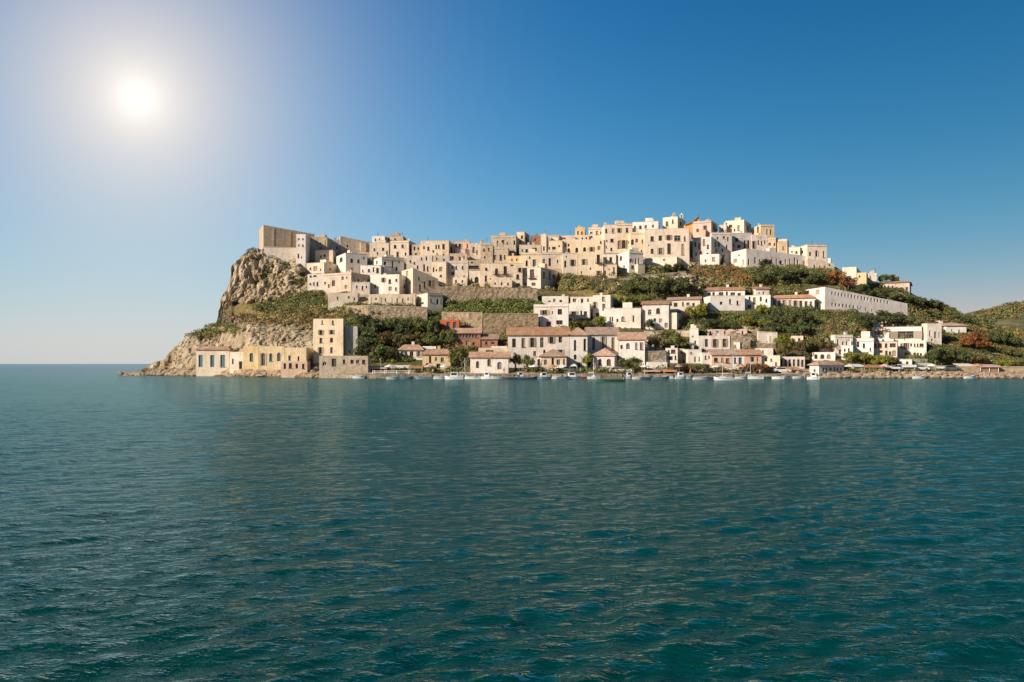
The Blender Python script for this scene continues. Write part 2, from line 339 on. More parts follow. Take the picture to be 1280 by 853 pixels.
def house(name, cat, xl, xm, xr, yt, yb, mat, wins, label, roof='flat', a=None, depth=9.0, dropL=0.0, dropR=0.0, extras=True, group=None, ridge=None, dy=0.0, base=6.0, pil=0, fall=0.0):
    Y = float(Ymap(xm, yb)) + dy; K = pt(xm, yb, Y); k = [(x - 640)/F for x in (xl, xm, xr)]
    Lmaj = (xm - xl) >= (xr - xm)
    def lens(a):
        ul = (-math.cos(a), math.sin(a)); ur = (math.sin(a), math.cos(a))
        def sol(u, kk):
            den = u[0] - kk*u[1]
            t = (kk*Y - K.x)/den if abs(den) > 1e-4 else 1e9
            return t if t > 0 else 1e9
        return ul, ur, (sol(ul, k[0]) if xl < xm else None), (sol(ur, k[2]) if xr > xm else None)
    if a is None:
        if xl == xm: A = R(90)
        elif xr == xm: A = 0.0
        else:
            best = None
            for g in (range(2, 27, 2) if Lmaj else range(64, 89, 2)):
                _, _, ll, lr = lens(R(g)); mn = lr if Lmaj else ll; e = abs(mn - depth)
                if best is None or e < best[0]: best = (e, g)
            A = R(best[1])
    else: A = R(a)
    ul, ur, ll, lr = lens(A)
    if min(xm - xl, xr - xm) <= 3.5:      # keep the hidden depth short where the slope behind is steep
        zt0 = K.z + (yb - yt)/F*Y; d0 = 3.0
        while d0 < depth and natural_z(xm, Y + d0 + .5) < zt0 - 1.0: d0 += .5
        depth = d0
    ll = min(ll, 90) if ll else depth; lr = min(lr, 90) if lr else depth
    thin = min(xm - xl, xr - xm) <= 3.5
    if Lmaj: lr = max(3.0, min(lr, depth if thin else 16))
    else: ll = max(3.0, min(ll, depth if thin else 16))
    ztop = K.z + (yb - yt)/F*Y; zb = K.z - base
    nL = (-ur[0], -ur[1]); nR = (-ul[0], -ul[1])          # outward normals
    C = [Vector((K.x, K.y)), Vector((K.x + ul[0]*ll, K.y + ul[1]*ll)), Vector((K.x + ul[0]*ll + ur[0]*lr, K.y + ul[1]*ll + ur[1]*lr)), Vector((K.x + ur[0]*lr, K.y + ur[1]*lr))]
    cen = (C[0] + C[2])/2; org = Vector((cen.x, cen.y, K.z))
    FOOT.append((C, K.z, ztop, nL, nR, ul, ur, ll if xl < xm else 0, lr if xr > xm else 0, fall))
    root = empty(name, org); tag(root, label, cat, group)
    HL, HR = [], []
    for (px, py, w, h, kind) in parse(wins):
        left = px < xm if (xl < xm and xr > xm) else xl < xm
        u = ul if left else ur; L = ll if left else lr
        def s_of(x):
            kk = (x - 640)/F; return (kk*Y - K.x)/(u[0] - kk*u[1])
        sa, sb = sorted((s_of(px - w/2), s_of(px + w/2))); Yw = Y + (sa + sb)/2*u[1]
        zm = HC + (HY - py)/F*Yw; hh = h/F*Yw
        sa = max(sa, 0.25); sb = min(sb, L - 0.25)
        if sb - sa < 0.3: continue
        lim = ztop - 0.35 - (dropL if left else dropR)*(sa + sb)/2/L
        za, zz = zm - hh/2, min(zm + hh/2, lim)
        if zz - za < 0.4: continue
        lst = HL if left else HR
        hl = (sa, sb, za, zz, 'a' in kind); kd = kind.replace('a', '') or 'w'
        if any(not (sb <= q[0][0] or sa >= q[0][1] or zz <= q[0][2] or za >= q[0][3]) for q in lst): continue
        lst.append((hl, kd[0]))
    if extras and yb < 470 and wins:      # small secondary openings on the blank stretches
        uu, LL, hs, dr = (ul, ll, HL, dropL) if Lmaj else (ur, lr, HR, dropR)
        for q in range(int(min(9, LL*(ztop - K.z)/10))):
            w_, h_ = rnd.uniform(.5, .85), rnd.uniform(.7, 1.3); s = rnd.uniform(.4, LL - w_ - .4) if LL > 2 else 9e9; z_ = K.z + rnd.uniform(1.2, max(1.3, ztop - K.z - 2.2))
            if s + w_ > LL - .3 or z_ + h_ > ztop - .7 - dr or any(not (s + w_ + .5 < g[0][0] or s - .5 > g[0][1] or z_ + h_ + .4 < g[0][2] or z_ - .4 > g[0][3]) for g in hs): continue
            hs.append(((s, s + w_, z_, z_ + h_, rnd.random() < .2), 'x'))
    mb = MB(); o2 = org
    facade(mb, C[0], ul, nL, ll, zb, ztop, 0, dropL, [q[0] for q in HL]); facade(mb, C[0], ur, nR, lr, zb, ztop, 0, dropR, [q[0] for q in HR])
    zc = [ztop, ztop - dropL, ztop - dropL - dropR, ztop - dropR]
    v3 = lambda p, z: Vector((p.x, p.y, z))
    mb.quad(v3(C[1], zb), v3(C[2], zb), v3(C[2], zc[2]), v3(C[1], zc[1])); mb.quad(v3(C[3], zb), v3(C[2], zb), v3(C[2], zc[2]), v3(C[3], zc[3]))
    t = 0.28; ins = [C[i] + (Vector(ul) * (t if i in (0, 3) else -t)) + (Vector(ur) * (t if i in (0, 1) else -t)) for i in range(4)]
    if roof == 'flat':
        for i in range(4):
            j = (i + 1) % 4
            mb.quad(v3(C[i], zc[i]), v3(C[j], zc[j]), v3(ins[j], zc[j]), v3(ins[i], zc[i])); mb.quad(v3(ins[i], zc[i]), v3(ins[j], zc[j]), v3(ins[j], zc[j] - 0.6), v3(ins[i], zc[i] - 0.6))
    mb.v = [tuple(Vector(p) - org) for p in mb.v]
    wall = mb.build('wall', M[mat], root)
    U = Vector((*ul, 0)); V = Vector((*ur, 0)); Z = Vector((0, 0, 1))
    loc = lambda p, z: Vector((p.x, p.y, z)) - org
    if roof == 'flat':
        rb = MB(); rb.quad(*[loc(ins[i], zc[i] - 0.45) for i in range(4)]); ro = rb.build('roof', M['roof'], root)
        if extras:
            # low coping, chimneys, roof rooms, aerials
            if dropL == dropR == 0 and rnd.random() < 0.6:
                cb = MB(); e = 0.06
                for i in range(4):
                    j = (i + 1) % 4; d = (C[j] - C[i]); dn = d.normalized(); nn = Vector((dn.y, -dn.x)); 
                    if nn.dot(C[i] - cen) < 0: nn = -nn
                    p = C[i] + nn*e - dn*e*0; cb.box(loc(p, ztop + 0.003), Vector((d.x, d.y, 0)), Vector((-nn.x, -nn.y, 0))*(t + e), Z*0.1)
                cb.v = cb.v; cb.build('coping', M['trim'], wall)
            for q in range(rnd.choice((0, 1, 1, 2))):
                s, r_ = rnd.uniform(.15, .8), rnd.uniform(.2, .7); p = C[0] + Vector(ul)*ll*s + Vector(ur)*lr*r_; w = rnd.uniform(.5, .9); hh = rnd.uniform(.9, 1.7)
                zz = ztop - dropL*s - dropR*r_ - 0.5
                c = MB(); c.box(loc(p, zz), U*w, V*w*.8, Z*hh); c.box(loc(p, zz + hh) - U*.08 - V*.08, U*(w + .16), V*(w*.8 + .16), Z*.12); c.build('chimney', M[mat], ro)
            if rnd.random() < 0.5 and min(ll, lr) > 5:
                p = C[0] + Vector(ul)*ll*rnd.uniform(.2, .5) + Vector(ur)*lr*.45; c = MB(); zz = ztop - .5 - dropL*.5 - dropR*.5
                c.box(loc(p, zz), U*rnd.uniform(1.8, 3), V*rnd.uniform(1.8, 2.6), Z*rnd.uniform(1.9, 2.5)); c.build('roof_room', M[mat], ro)
            if rnd.random() < 0.35:
                p = C[0] + Vector(ul)*ll*rnd.uniform(.1, .9) + Vector(ur)*lr*.5; c = MB(); q = loc(p, ztop - .5 - dropL - dropR)
                c.tube([q, q + Z*rnd.uniform(2.2, 3.2)], .035, 4); c.box(q + Z*2.0 - U*.5, U*1.0, V*.04, Z*.04); c.box(q + Z*1.75 - U*.35, U*.7, V*.04, Z*.04); c.build('aerial', M['iron'], ro)
    else:       # pitched tiled roof: ridge along the longer side
        rise = (yt - ridge)/F*Y if ridge else 0.2*min(ll, lr)
        rise = max(0.9, min(rise*1.25, 0.45*min(ll, lr)))
        ov = 0.45; c4 = [C[0] - Vector(ul)*ov - Vector(ur)*ov, C[1] + Vector(ul)*ov - Vector(ur)*ov, C[2] + Vector(ul)*ov + Vector(ur)*ov, C[3] - Vector(ul)*ov + Vector(ur)*ov]
        LM = Lmaj if roof != 'hip' else ll >= lr
        if LM: A_, B_, Cc, D_ = c4; 
        else: B_, Cc, D_, A_ = c4[0:4][0], c4[1], c4[2], c4[3]
        # A_-B_ long side in front, D_-Cc long side behind
        short = min(ll, lr); hip = 0.5*short if roof == 'hip' else 0.0
        m1 = (A_ + D_)/2; m2 = (B_ + Cc)/2; dd = (m2 - m1).normalized(); r1 = m1 + dd*hip; r2 = m2 - dd*hip
        rb = MB(); ze = ztop + 0.02; zr = ztop + rise; th = 0.16
        P1, P2 = loc(r1, zr), loc(r2, zr); a1, b1, c1, d1 = loc(A_, ze), loc(B_, ze), loc(Cc, ze), loc(D_, ze)
        for dz in (0, -th):
            z_ = Z*(dz + th); rb.quad(a1 + z_, b1 + z_, P2 + z_, P1 + z_); rb.quad(c1 + z_, d1 + z_, P1 + z_, P2 + z_)
            if hip: rb.poly([b1 + z_, c1 + z_, P2 + z_]); rb.poly([d1 + z_, a1 + z_, P1 + z_])
        zt_ = Z*th
        ring = [a1, b1, c1, d1] if hip else [a1, b1, P2, c1, d1, P1]
        for p, q in zip(ring, ring[1:] + ring[:1]): rb.quad(p, q, q + zt_, p + zt_)
        ro = rb.build('roof', M['tile_pale' if roof == 'gablep' else 'tile'], root)
        if not hip:   # gable ends belong to the wall
            g = MB(); i1 = (C[0] + C[3])/2 if LM else (C[0] + C[1])/2; i2 = (C[1] + C[2])/2 if LM else (C[3] + C[2])/2
            e1 = (C[0], C[3]) if LM else (C[0], C[1]); e2 = (C[1], C[2]) if LM else (C[3], C[2])
            for (p, q), mm in ((e1, i1), (e2, i2)):
                g = MB(); g.poly([loc(p, ztop), loc(q, ztop), loc(mm, zr - .05)]); g.build('gable', M[mat], wall)
        if rnd.random() < .6:
            p = (r1*0.6 + r2*0.4); c = MB(); c.box(loc(p, zr - .5) - U*.3, U*.7, V*.6, Z*1.3); c.box(loc(p, zr + .8) - U*.38 - V*.08, U*.86, V*.76, Z*.12); c.build('chimney', M[mat], ro)
    if extras and ztop - K.z > 4.5 and rnd.random() < .5:
        c = MB(); zz = ztop - rnd.uniform(.5, .8) - org.z; hx = [q[0] for q in (HL if Lmaj else HR)]
        if not any(q[2] < zz + org.z + .25 and q[3] > zz + org.z - .05 for q in hx) and dropL == dropR == 0:
            uu, nn, LL = (ul, nL, ll) if Lmaj else (ur, nR, lr); p = Vector((C[0].x - org.x, C[0].y - org.y, zz)); c.box(p, Vector((uu[0], uu[1], 0))*LL, Vector((nn[0], nn[1], 0))*.14, Z*.16); c.build('cornice', M['trim'], wall)
    if extras and mat != 'red' and yb < 350 and rnd.random() < .75:
        for q in range(rnd.choice((1, 1, 2))):
            uu, nn, LL, hs = (ul, nL, ll, HL) if Lmaj else (ur, nR, lr, HR); w = rnd.uniform(1.6, 3.6); s = rnd.uniform(.2, max(.3, LL - w - .2)); h_ = rnd.uniform(1.6, 3.2); d_ = rnd.uniform(.8, 2.2)
            if s + w > LL or any(not (s + w < h[0][0] - .1 or s > h[0][1] + .1) and h[0][2] < K.z + h_ for h in hs): continue
            c = MB(); p = Vector((C[0].x - org.x + uu[0]*s, C[0].y - org.y + uu[1]*s, -3)); Un = Vector((uu[0], uu[1], 0)); Nn = Vector((nn[0], nn[1], 0))
            c.box(p, Un*w, Nn*d_, Z*(h_ + 3)); c.box(p + Z*(h_ + 3) - Un*.06, Un*(w + .12), Nn*(d_ + .1), Z*.1); c.build('annex', M[rnd.choice(('cream', 'pale', 'white', mat))], wall)
    if pil:
        uu, nn, LL, dr = (ul, nL, ll, dropL) if Lmaj else (ur, nR, lr, dropR); ho = HL if Lmaj else HR
        for q in range(pil):
            s = LL*(q + .5)/pil
            if any(h_[0][0] - .8 < s < h_[0][1] + .8 for h_ in ho): continue
            c = MB(); p = Vector((C[0].x - org.x + uu[0]*s, C[0].y - org.y + uu[1]*s, zb - org.z)); c.box(p, Vector((uu[0], uu[1], 0))*.7, Vector((nn[0], nn[1], 0))*.10, Z*(ztop - dr*s/LL - zb - .8)); c.build('pilaster', M[mat], wall)
    for lst, O, u, n in ((HL, C[0], ul, nL), (HR, C[0], ur, nR)):
        for hl, kd in lst: opening(root, org, O, u, n, hl, kd, K.z)
    return root, C, ul, ur, ll, lr, ztop, org
# ------------------------------------------------------------------ the town, house by house (photo pixels)
H = house
# upper town, left
H('castle','castle',324,329.3,393,281.3,310,'stone','','blank tan castle block with pilasters on the cliff top',a=68,dropR=2.2,extras=False,base=1,pil=3)
H('white_tower_house','house',370,382,382,293,325.5,'white','373.6,299.3,1.8,2.6;378.6,299.3,1.8,2.6;373.6,307,1.8,2.6;378.6,307,1.8,2.6;372.9,320.3,2,6d;377,322,1.4,2.2','narrow white tower house with four small windows in front of the castle',extras=False,dy=-6,depth=7)
H('stone_house','house',382,409,409,297,325,'stone','384.5,303,1.4,1.6;400,318,2,3','windowless ribbed tan house right of the white tower house',pil=5)
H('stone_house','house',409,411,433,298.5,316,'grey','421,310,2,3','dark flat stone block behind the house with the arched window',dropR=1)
H('stone_house','house',420.5,425.3,466,295.3,314,'stone','423,300,1.2,2','long dark blank wall house on the skyline after the castle',a=72,dropR=1.8)
H('stone_house','house',394,416,416,313,328,'cream','401,321,2,3','small plain block right below the ribbed tan house')
H('white_house','house',417,432,459,316.5,341,'white','426.4,324.6,4,5.5a;439.7,326.3,3.4,5.5;448.2,327,3,5;455,323,2,4;440,336,2,3','white house with one arched window and a grey shaded side under the skyline wall')
H('cream_house','house',383,405,425,328.4,342,'cream','394.4,336,5,6;400.7,337.5,1.6,3;412.7,336.8,1.7,3.5;388,336,2,3','cream house at the cliff edge with a double window above the low white house')
H('white_house','house',384.5,403.5,403.5,343,362,'white','388.3,345.2,2.4,2.6;393.7,345.2,4.5,2.6;392.3,355,2,4;396.8,354.8,2,4.6;388,355,2,2','low white house at the cliff edge with a small loggia')
H('stone_house','house',403.5,439,462,340.5,364,'pale','416.9,354.4,4,7.5d;432.4,359,3,5;433.5,347.4,1.7,2.6;458.4,357,2,4;448,350,1.6,3;447,359,2,3','big pale blank house with one brown door at the left end of the town')
H('white_house','house',450.5,476,476,332,347,'white','453.5,338.6,1.5,3;461.3,338.2,2.6,3.4;466.8,337.5,2,6;471.9,338.2,3.2,6','small bright white house with four openings in front of the tall shaded house')
H('white_house','house',460,477,505,321.3,344,'white','464,328,2.2,4;471,328.4,2.4,4.6;490.8,330.5,1.8,8;499,328,1.8,3','white house with a blank shaded right side holding one tall slit window')
H('white_house','house',463,499,512,343,368,'white','479.3,350,3,5.2;487.3,352,3,5.2;495.5,350.5,2.6,3.6;488,361,4.4,5;495.2,361.7,3.2,4.6;469,358,2,4;506,359,2.5,4','greyish white house with five windows above the long low wall building')
H('stone_building','building',460.5,519,519,368,382.5,'pale','496.4,375.5,1.5,5;503.5,375.5,1.5,5;470,374,2,3;482,375,1.6,4;510,374,1.6,4','long low pale building with pilasters on top of the retaining wall',extras=False,pil=9)
H('cream_house','house',519,534.5,553.5,366.5,390,'cream','527.8,379,3.6,1.8;547,377.5,3,7;539,376,1.6,4;551.5,376,1.4,6','cream corner house with a shaded side at the end of the long low building')
H('cream_house','house',502,516,548,335,367,'cream','508.8,341.7,3,6;512,354,2,3;523.8,348.8,2,4;538,354.4,3,8a;531,356,2.4,8;525,360,2.4,8;506,352,2,2','tall narrow cream house with a sloping shaded side of tall arches',dropR=3.0)
H('cream_house','house',487.7,511,520,301,323,'cream','494,308.4,3.4,4;503.2,308,2.8,4;497,318,3,6;507,318,2,4;515.5,308,1.6,4','square cream skyline house with two windows left of the gap in the roofs')
H('white_house','house',465,481,486,295.3,306,'white','469.4,300.2,1.5,3.5;474.5,300.2,1.5,4','rounded white penthouse on the skyline with two slits')
H('stone_house','house',462,486,486,304,321,'pale','479,312,3,4;468,312,2,3;483.8,316.5,2,5d;472,317,2,3','pale house directly beneath the white penthouse')
H('stone_house','house',482,504,508,295.5,304,'stone','486,299.5,2.4,5;494,299,2,2','brown block with terrace clutter on the skyline right of the penthouse',dropL=0)
H('cream_house','house',526,561,566,301,324,'cream','535.4,310.8,2.6,4.5;545.2,308.7,2,4.5;548.6,308.7,2.2,5;554.4,308.3,3.2,6;546.8,320,2.4,4.5;554.4,320.2,2.4,5;530,310,2,4','large bright cream skyline house with a row of four windows')
H('pink_house','house',565.5,587,589,302,319,'pink','570.2,307.7,2.6,5.5;575,307.3,2.8,4.5;584.2,307.3,1.5,4.5;568,315,1.5,2','pinkish house on the skyline with a dark double window')
H('stone_house','house',587,613,614,304,324,'stone','592,312,3,7a;596.5,315.5,2.4,5;606,309,2.4,4;603,317,2,3','tan skyline house with an arched opening right of the pinkish house')
H('cream_house','house',514,527,527,306,322,'pale','518,311,2.4,5;523,311,2,3;520,318,3,3','low shaded house filling the gap beside the large cream skyline house')
H('stone_house','house',508,540,541,319.5,341,'pale','527,323.5,1.6,3;533,323.5,1.8,5;513,327,2.4,3;518,329,2,2.6;530.2,334.7,2.2,8;534.6,336,2,6;522,334,2,4','rough pale house with two tall dark slits in the middle of the left town')
H('cream_house','house',539.5,557.6,569,327.5,357.5,'cream','545.6,338.2,1.6,3;551,336.8,4,6v;541.9,337.5,2,6;551,345,3,2.5;547,352,2,3;563,346,2.4,5','tall plain cream house with a shuttered window at the rubble wall end')
H('stone_house','house',557.6,585,586,326.5,355,'pale','565.6,334.7,1.6,4;570.3,334.7,2,4;578.3,334.7,2,4;572.4,349.5,3.6,6;566,342,4,4;580,346,1.6,3','pale house with an outside stair and three small windows above the rubble wall')
H('stone_house','house',540,562,562,320,331,'stone','546,324,1.8,3;540,324,1.8,3;555,325,2,3','small tan house between the large cream skyline house and the tall plain one')
H('stone_house','house',562,584,584,317,330,'stone','566,322,2,3;575,323,2,4;580,322,1.6,3','brown tan house below the pinkish skyline house')
H('stone_house','house',584,601,601,325.5,339.5,'stone','592,334,13,3.6;590,328.6,3,2','brown house with a long dark balcony recess',extras=False)
H('cream_house','house',586.5,613,613,339,357,'cream','595.8,350.2,5,8a;607.5,348.8,3.4,9;589.5,350,1.6,4','cream house with an arched door just left of the long cream terrace row')
# long terrace row, lower left of centre
H('cream_house','house',600,653,653,329.5,359,'cream','608,336.5,3,3;620.7,339.5,3.6,7b;631.6,338,4.2,10b;640,331.5,4,3;650,337.5,3,5;607.5,348.6,3,8;620.7,353.2,3.6,4.6;630.5,354.2,3.2,7;647.2,346,3.8,6a;648,356.2,4,4;613,349,1.6,2','wide cream house with two balcony doors above the green terrace')
H('cream_house','house',653,676,698,334.5,361,'cream','665,342.3,5.4,11b;658,344,2,3;667,355.5,5,4;656.5,355,2.6,3;680,344.4,3,9v;687.2,344.4,3,11v;692.3,345.8,2,5','cream corner house with flat eaves jutting out above the bushes')
H('cream_house','house',652,677,677,316.5,336,'cream','658.4,329.6,2.8,7;667.8,329,4.2,9s;662,322,2,2','cream house with a blue shuttered door behind the corner house')
H('cream_house','house',677,703,703,316,336,'pale','680,328.2,3.2,8.5;687.2,328,3,10;697,327,2,4','pale house with two tall dark doors behind the corner house')
H('stone_house','house',634,652,653,320,331,'yellow','640,325,2,3;646,325,2,3','plain yellowish block behind the wide cream house')
H('stone_house','house',614,635,637,309,330,'stone','619,322,3,6;626,322,3,7a;631,322,2,6;617,314,2,3','shaded tan house with tall niches behind the wide cream house')
H('stone_house','house',601,616,616,304.5,330,'stone','605,313,2,4;611,312,2,4;606,322,2,3','tan house on the skyline beside the balcony block')
H('stone_house','house',614,645,648,294.5,318,'stone','622,304.3,2,6;628.5,302.6,3.4,4.6;643,303.6,2,5.5;636.3,316,3.4,3.2;618,312,2,3;634,304,1.6,3','brown tan skyline house with a dark cornice')
H('stone_house','house',646,655.5,662,290,308,'yellow','658,299,1.6,5;650,302,1.6,2','narrow yellowish turret house on the skyline')
H('brick_house','house',662,664,677,295,307,'brick','669,300,2,3','small brown brick block on the skyline')
H('stone_house','house',649,676,676,306.5,318,'cream','658.4,313.4,3,3.6;668,312,6,4;653,313,2,2','low cream house below the brown brick block')
H('stone_house','house',683,699,703,294,304,'stone','690,298,2,2','tan block rising behind the turret at the centre of the skyline')
H('tower_house','house',676,683,685,293,318,'cream','680,311,2.4,6a','slender cream stair tower at the centre of the town')
H('cream_house','house',684,703,704,301,318,'cream','692.4,312,4.6,6.5;699,308,2,2.4;687,311,1.6,4','cream house with one grey double window right of the slender stair tower')
H('cream_house','house',703.5,755,755,299.5,316.5,'cream','711,313,3.6,5a;721,312.5,3.6,5.5a;730.8,312,3.6,5.5a;739.7,311.8,3.4,6a;749,310.4,4,5;751,303,2,3','long cream house with four arched windows in a row')
H('stone_house','house',700,722,723,294.5,303,'pink','706,298,2,2','low reddish block on the skyline left of the yellow turret')
H('tower_house','house',719,731,732.5,284.6,302,'yellow','722.8,291.6,2.6,4.6','yellowish square turret with one window on the skyline')
H('cream_house','house',735.7,754,755.3,284.5,302,'cream','739.2,291.2,3.4,2.6;746.2,291,3,4.4;739.2,297.3,3.4,4.6a;751,291,1.6,3','cream skyline house with an arched window right of the yellow turret')
H('cream_house','house',722,736,736,294,303,'cream','728,298.5,2,3;733,298,1.6,3','low cream block between the yellow turret and its taller neighbour')
H('cream_house','house',755.5,771,771,281,316,'cream','757.9,288.8,2.4,4.6;766.7,288.8,3.8,5.8;765,300.7,4.2,4;758.5,301,1.6,2;764.3,311.7,2.6,3.4;758,309,1.6,3','tall narrow cream skyline house left of the two big arches')
H('cream_house','house',771,790.4,790.4,279.5,316,'cream','774.2,288,3,5.2;784,288,3.8,6a;774,306.3,4,11a;779.8,305.6,4.4,11a;786,303,2,3','tall cream skyline house with two big dark arches')
H('white_house','house',790.6,823,826,276.8,292,'white','793.7,284.5,2.6,3.6;800.5,284.2,3,4;807.2,283.8,3,4.4;816.4,283,2.8,3.8','white skyline house with four square windows in one row')
H('cream_house','house',788,807,807,290.5,321,'cream','790.4,302.8,4,7a;796,301,3.4,5;803,302,2,5;795,313,2.4,3;802,314,2,3','cream house below the left end of the four window white house')
H('cream_house','house',806,861.7,867,285.5,329,'cream','815.2,298.6,4.2,6;825.4,298,4.2,6.5;836,297,4.2,6;846.8,298,8,7;856,298.6,2,6;815.2,314,3.4,5.6;825.8,314,4,8.5a;836.3,311,4.4,13;853.6,312,3.6,14av;811,307,1.2,2','massive tan house with two storeys of windows and a sharp corner above the rocks',a=12)
H('tower_house','house',828.6,847,857,271,287,'cream','833.8,280.3,3.6,6.5;841,277,2,5;851,280,2,5','square church tower on the highest point of the skyline')
H('pink_house','house',866,889,897,276,298,'pink','872,288,3,3.6;881.4,285.2,4.4,6;892.5,283.8,1.6,8','pink house with one big window next to the orange gable')
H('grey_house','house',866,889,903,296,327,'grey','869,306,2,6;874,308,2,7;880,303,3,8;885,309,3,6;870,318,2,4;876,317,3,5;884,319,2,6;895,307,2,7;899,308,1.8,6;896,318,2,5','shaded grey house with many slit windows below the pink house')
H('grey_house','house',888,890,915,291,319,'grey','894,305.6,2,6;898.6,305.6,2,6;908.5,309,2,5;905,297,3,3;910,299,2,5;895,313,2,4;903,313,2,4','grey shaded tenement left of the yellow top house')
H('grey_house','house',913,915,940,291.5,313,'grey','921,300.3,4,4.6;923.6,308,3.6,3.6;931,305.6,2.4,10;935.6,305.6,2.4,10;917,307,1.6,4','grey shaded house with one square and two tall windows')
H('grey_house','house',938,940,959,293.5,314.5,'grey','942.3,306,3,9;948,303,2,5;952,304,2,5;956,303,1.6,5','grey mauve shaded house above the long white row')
H('yellow_house','house',907,930,939,275,293.5,'cream','913.2,283,4,4;923.3,285.2,3,7;934.5,285,1.6,5','yellowish top house with two windows and a small roof room')
H('cream_house','house',939,951,968,280.8,299,'yellow','947.2,287,2.4,9;942,290,1.6,4;959,291.6,2,9;963.5,290.5,2,7','yellow house with a shaded right side at the right end of the summit')
H('cream_house','house',899,908,912,281,293,'cream','903,287,2,3','small cream rooftop block left of the yellowish top house')
H('stone_house','house',957,970,976,297,316,'stone','962,305,3,3;968,306,2,4;966,311,2,2','brown house stepping down right of the yellow house')
H('yellow_house','house',963,973,984,302.5,317,'yellow','979,310,1.6,4','small yellow gabled house on the right slope of the summit')
H('pink_house','house',972,984,987,299,317,'pink','979,306,2,3;976,311,2,4','pinkish narrow house behind the small yellow one')
H('cream_house','house',986,1000,1002,309,321,'cream','990,315,2,2.4;995.5,315.5,2.6,3','low cream house left of the last skyline house')
H('cream_house','house',994.5,1009,1033.5,306,326,'cream','1003,315,2,3.4;1012.9,317.8,3,5;1021,317.2,2.2,8;1029.6,318,2.2,8','last big house on the skyline with a shaded side of tall windows')
H('stone_house','house',1008,1010,1043,323.5,338,'pale','1018,333,2,3;1025,334,2,3;1031,333.5,2,2.4;1037,331,2,2','low stone base house under the last skyline house',dropR=1.6)
H('tower_house','house',1034.6,1038.5,1041,323,333,'cream','1036.6,327,1,2','tiny cream turret at the right end of the skyline',extras=False)
H('white_house','house',908,933,1010,311,334,'white','912,324.6,1.7,8;918.8,326.4,4.6,5;923.6,319.5,2,2.6;929,327.9,2.6,6.5;936,328,2,8;944,325.6,2.4,8;950,327,2,6;965.2,326,1.6,8.5;970.6,327.4,1.8,8;976,328,3.5,4;982,328,2,7;987.4,327.4,1.8,8;993.3,326.4,2,9;997.4,328,1.8,7;1006.3,330,3.2,8','long white row house in shade below the summit with tall thin windows',a=74,dropR=1.6)
H('white_house','house',875,899,903,317.5,331,'white','882,326,2,3;892,324,4,5v','small white terrace house left of the long white row',extras=False)
H('white_house','house',754,770,771,318,331,'white','757.4,325.3,2,6;763.5,324.6,3.4,6','small white house with two windows left of the white veranda house')
H('white_house','house',770.5,786.4,804,314,341,'white','780,335.5,1.8,7.5d;776,323,3,5;788.8,326,2.4,4.6;794.7,326.7,1.8,8;798.6,326.7,1.6,8;791,334,4,4','white veranda house with a shaded right side above the rock slope')
H('cream_house','house',703.5,722,722,317,346,'cream','706.6,330.3,2.6,8.5;716,328.5,4,7.6h;711,342.6,6,3;708,321,1.6,2','cream house with one wide shuttered window left of the drainpipe')
H('cream_house','house',723,754,754,315,347.5,'cream','730.5,327.8,3.6,7.5h;748,323.6,4,10b;748.4,341.6,3.4,5.6;738,336,2,3;727,341,1.6,3','tall cream house with one balcony door above the bushes')
H('cream_house','house',754,771,772,331,348,'cream','767.4,338,1.8,8;756.6,341,2.2,5;761.5,337,1.6,2','low cream wing under the small white two window house')
# middle right
H('villa','villa',1004.7,1031,1134.5,358.8,387,'white','1009.5,365,3.6,4.4;1022,365,4.4,5;1021.5,381,2.6,6;1040.2,366.8,1109.6,378,18,1.9,4.2x;1040.4,380.6,1067,383.8,7,2.1,3.8x;1072.6,384.2,1.8,2.6;1076.3,384.6,1.8,2.6;1082,387,1.4,4;1090,388,1.4,3','very long pale convent building with two rows of small windows',a=77,fall=1.7,dropR=4.4,extras=False)
H('yellow_house','house',1053,1070.5,1082,333.8,356,'cream','1077,337,1.2,1.6','plain bright cream house with no windows above the right slope',extras=False)
H('yellow_house','house',1071,1083,1085,340.8,356,'yellow','1074.5,346,2.4,3a','small yellow annex at the foot of the plain bright cream house',extras=False,dy=-5)
H('stone_house','house',1083,1096,1097,341.5,355,'pale','1088,347,1.6,3','low pale block right of the small yellow annex')
H('long_house','house',1096,1137,1143,353,368,'grey','1101,358.5,2,3;1106,358.8,2,3;1110.5,359,2,3;1116,359.6,2,4;1121,360.4,2,3;1127,361,2,3.4;1133.6,361.5,3.4,5;1139.6,364.5,1.4,2.6','low grey house with a thin orange roof at the right end of the ridge',roof='hip',ridge=350.6)
H('white_house','house',878,888,931,370,388.5,'white','912.8,377,2.8,6;922,378.6,2.6,5','white house with a big blank wall and two windows above the garden rocks')
H('white_house','house',879,931,933,362.8,376,'white','886.6,367.6,3.6,4;892,367.6,3,4.4;901.4,367.5,6,4.2;908.6,367,2.6,5;916,367.6,6,4;924,368.4,4,4','top storey house with a glazed loggia under a low tiled roof',roof='hip',ridge=359.5,dy=2.5,extras=False)
H('white_house','house',934,944.4,962,361.5,373,'white','954.5,366.6,2,4;949,366.6,1.6,3','small white gabled house in the middle of the white hotel row',dy=2,roof='gable',ridge=358.8)
H('white_house','house',931,963,964,369,386,'white','936.9,372.8,2.2,5.5;943,376,3.4,8;951,374,2.4,6;958,376.2,2.4,5;961.6,377,1.4,7;937,382.5,4,3','white house with uneven openings left of the glass veranda building')
H('veranda_house','house',964,1018,1019,372.6,386,'white','968,379.5,3.6,8.6;974.2,379.5,3.6,8.6;980.4,379.5,3.6,8.6;987.6,379.5,3.8,8.6;994.2,379.8,3.8,8.2;1001,380,3.8,8;1007.6,380.4,3.6,7.4;1013.6,380.6,3,7','low glass veranda building under a pale overhanging roof',roof='hip',ridge=369)
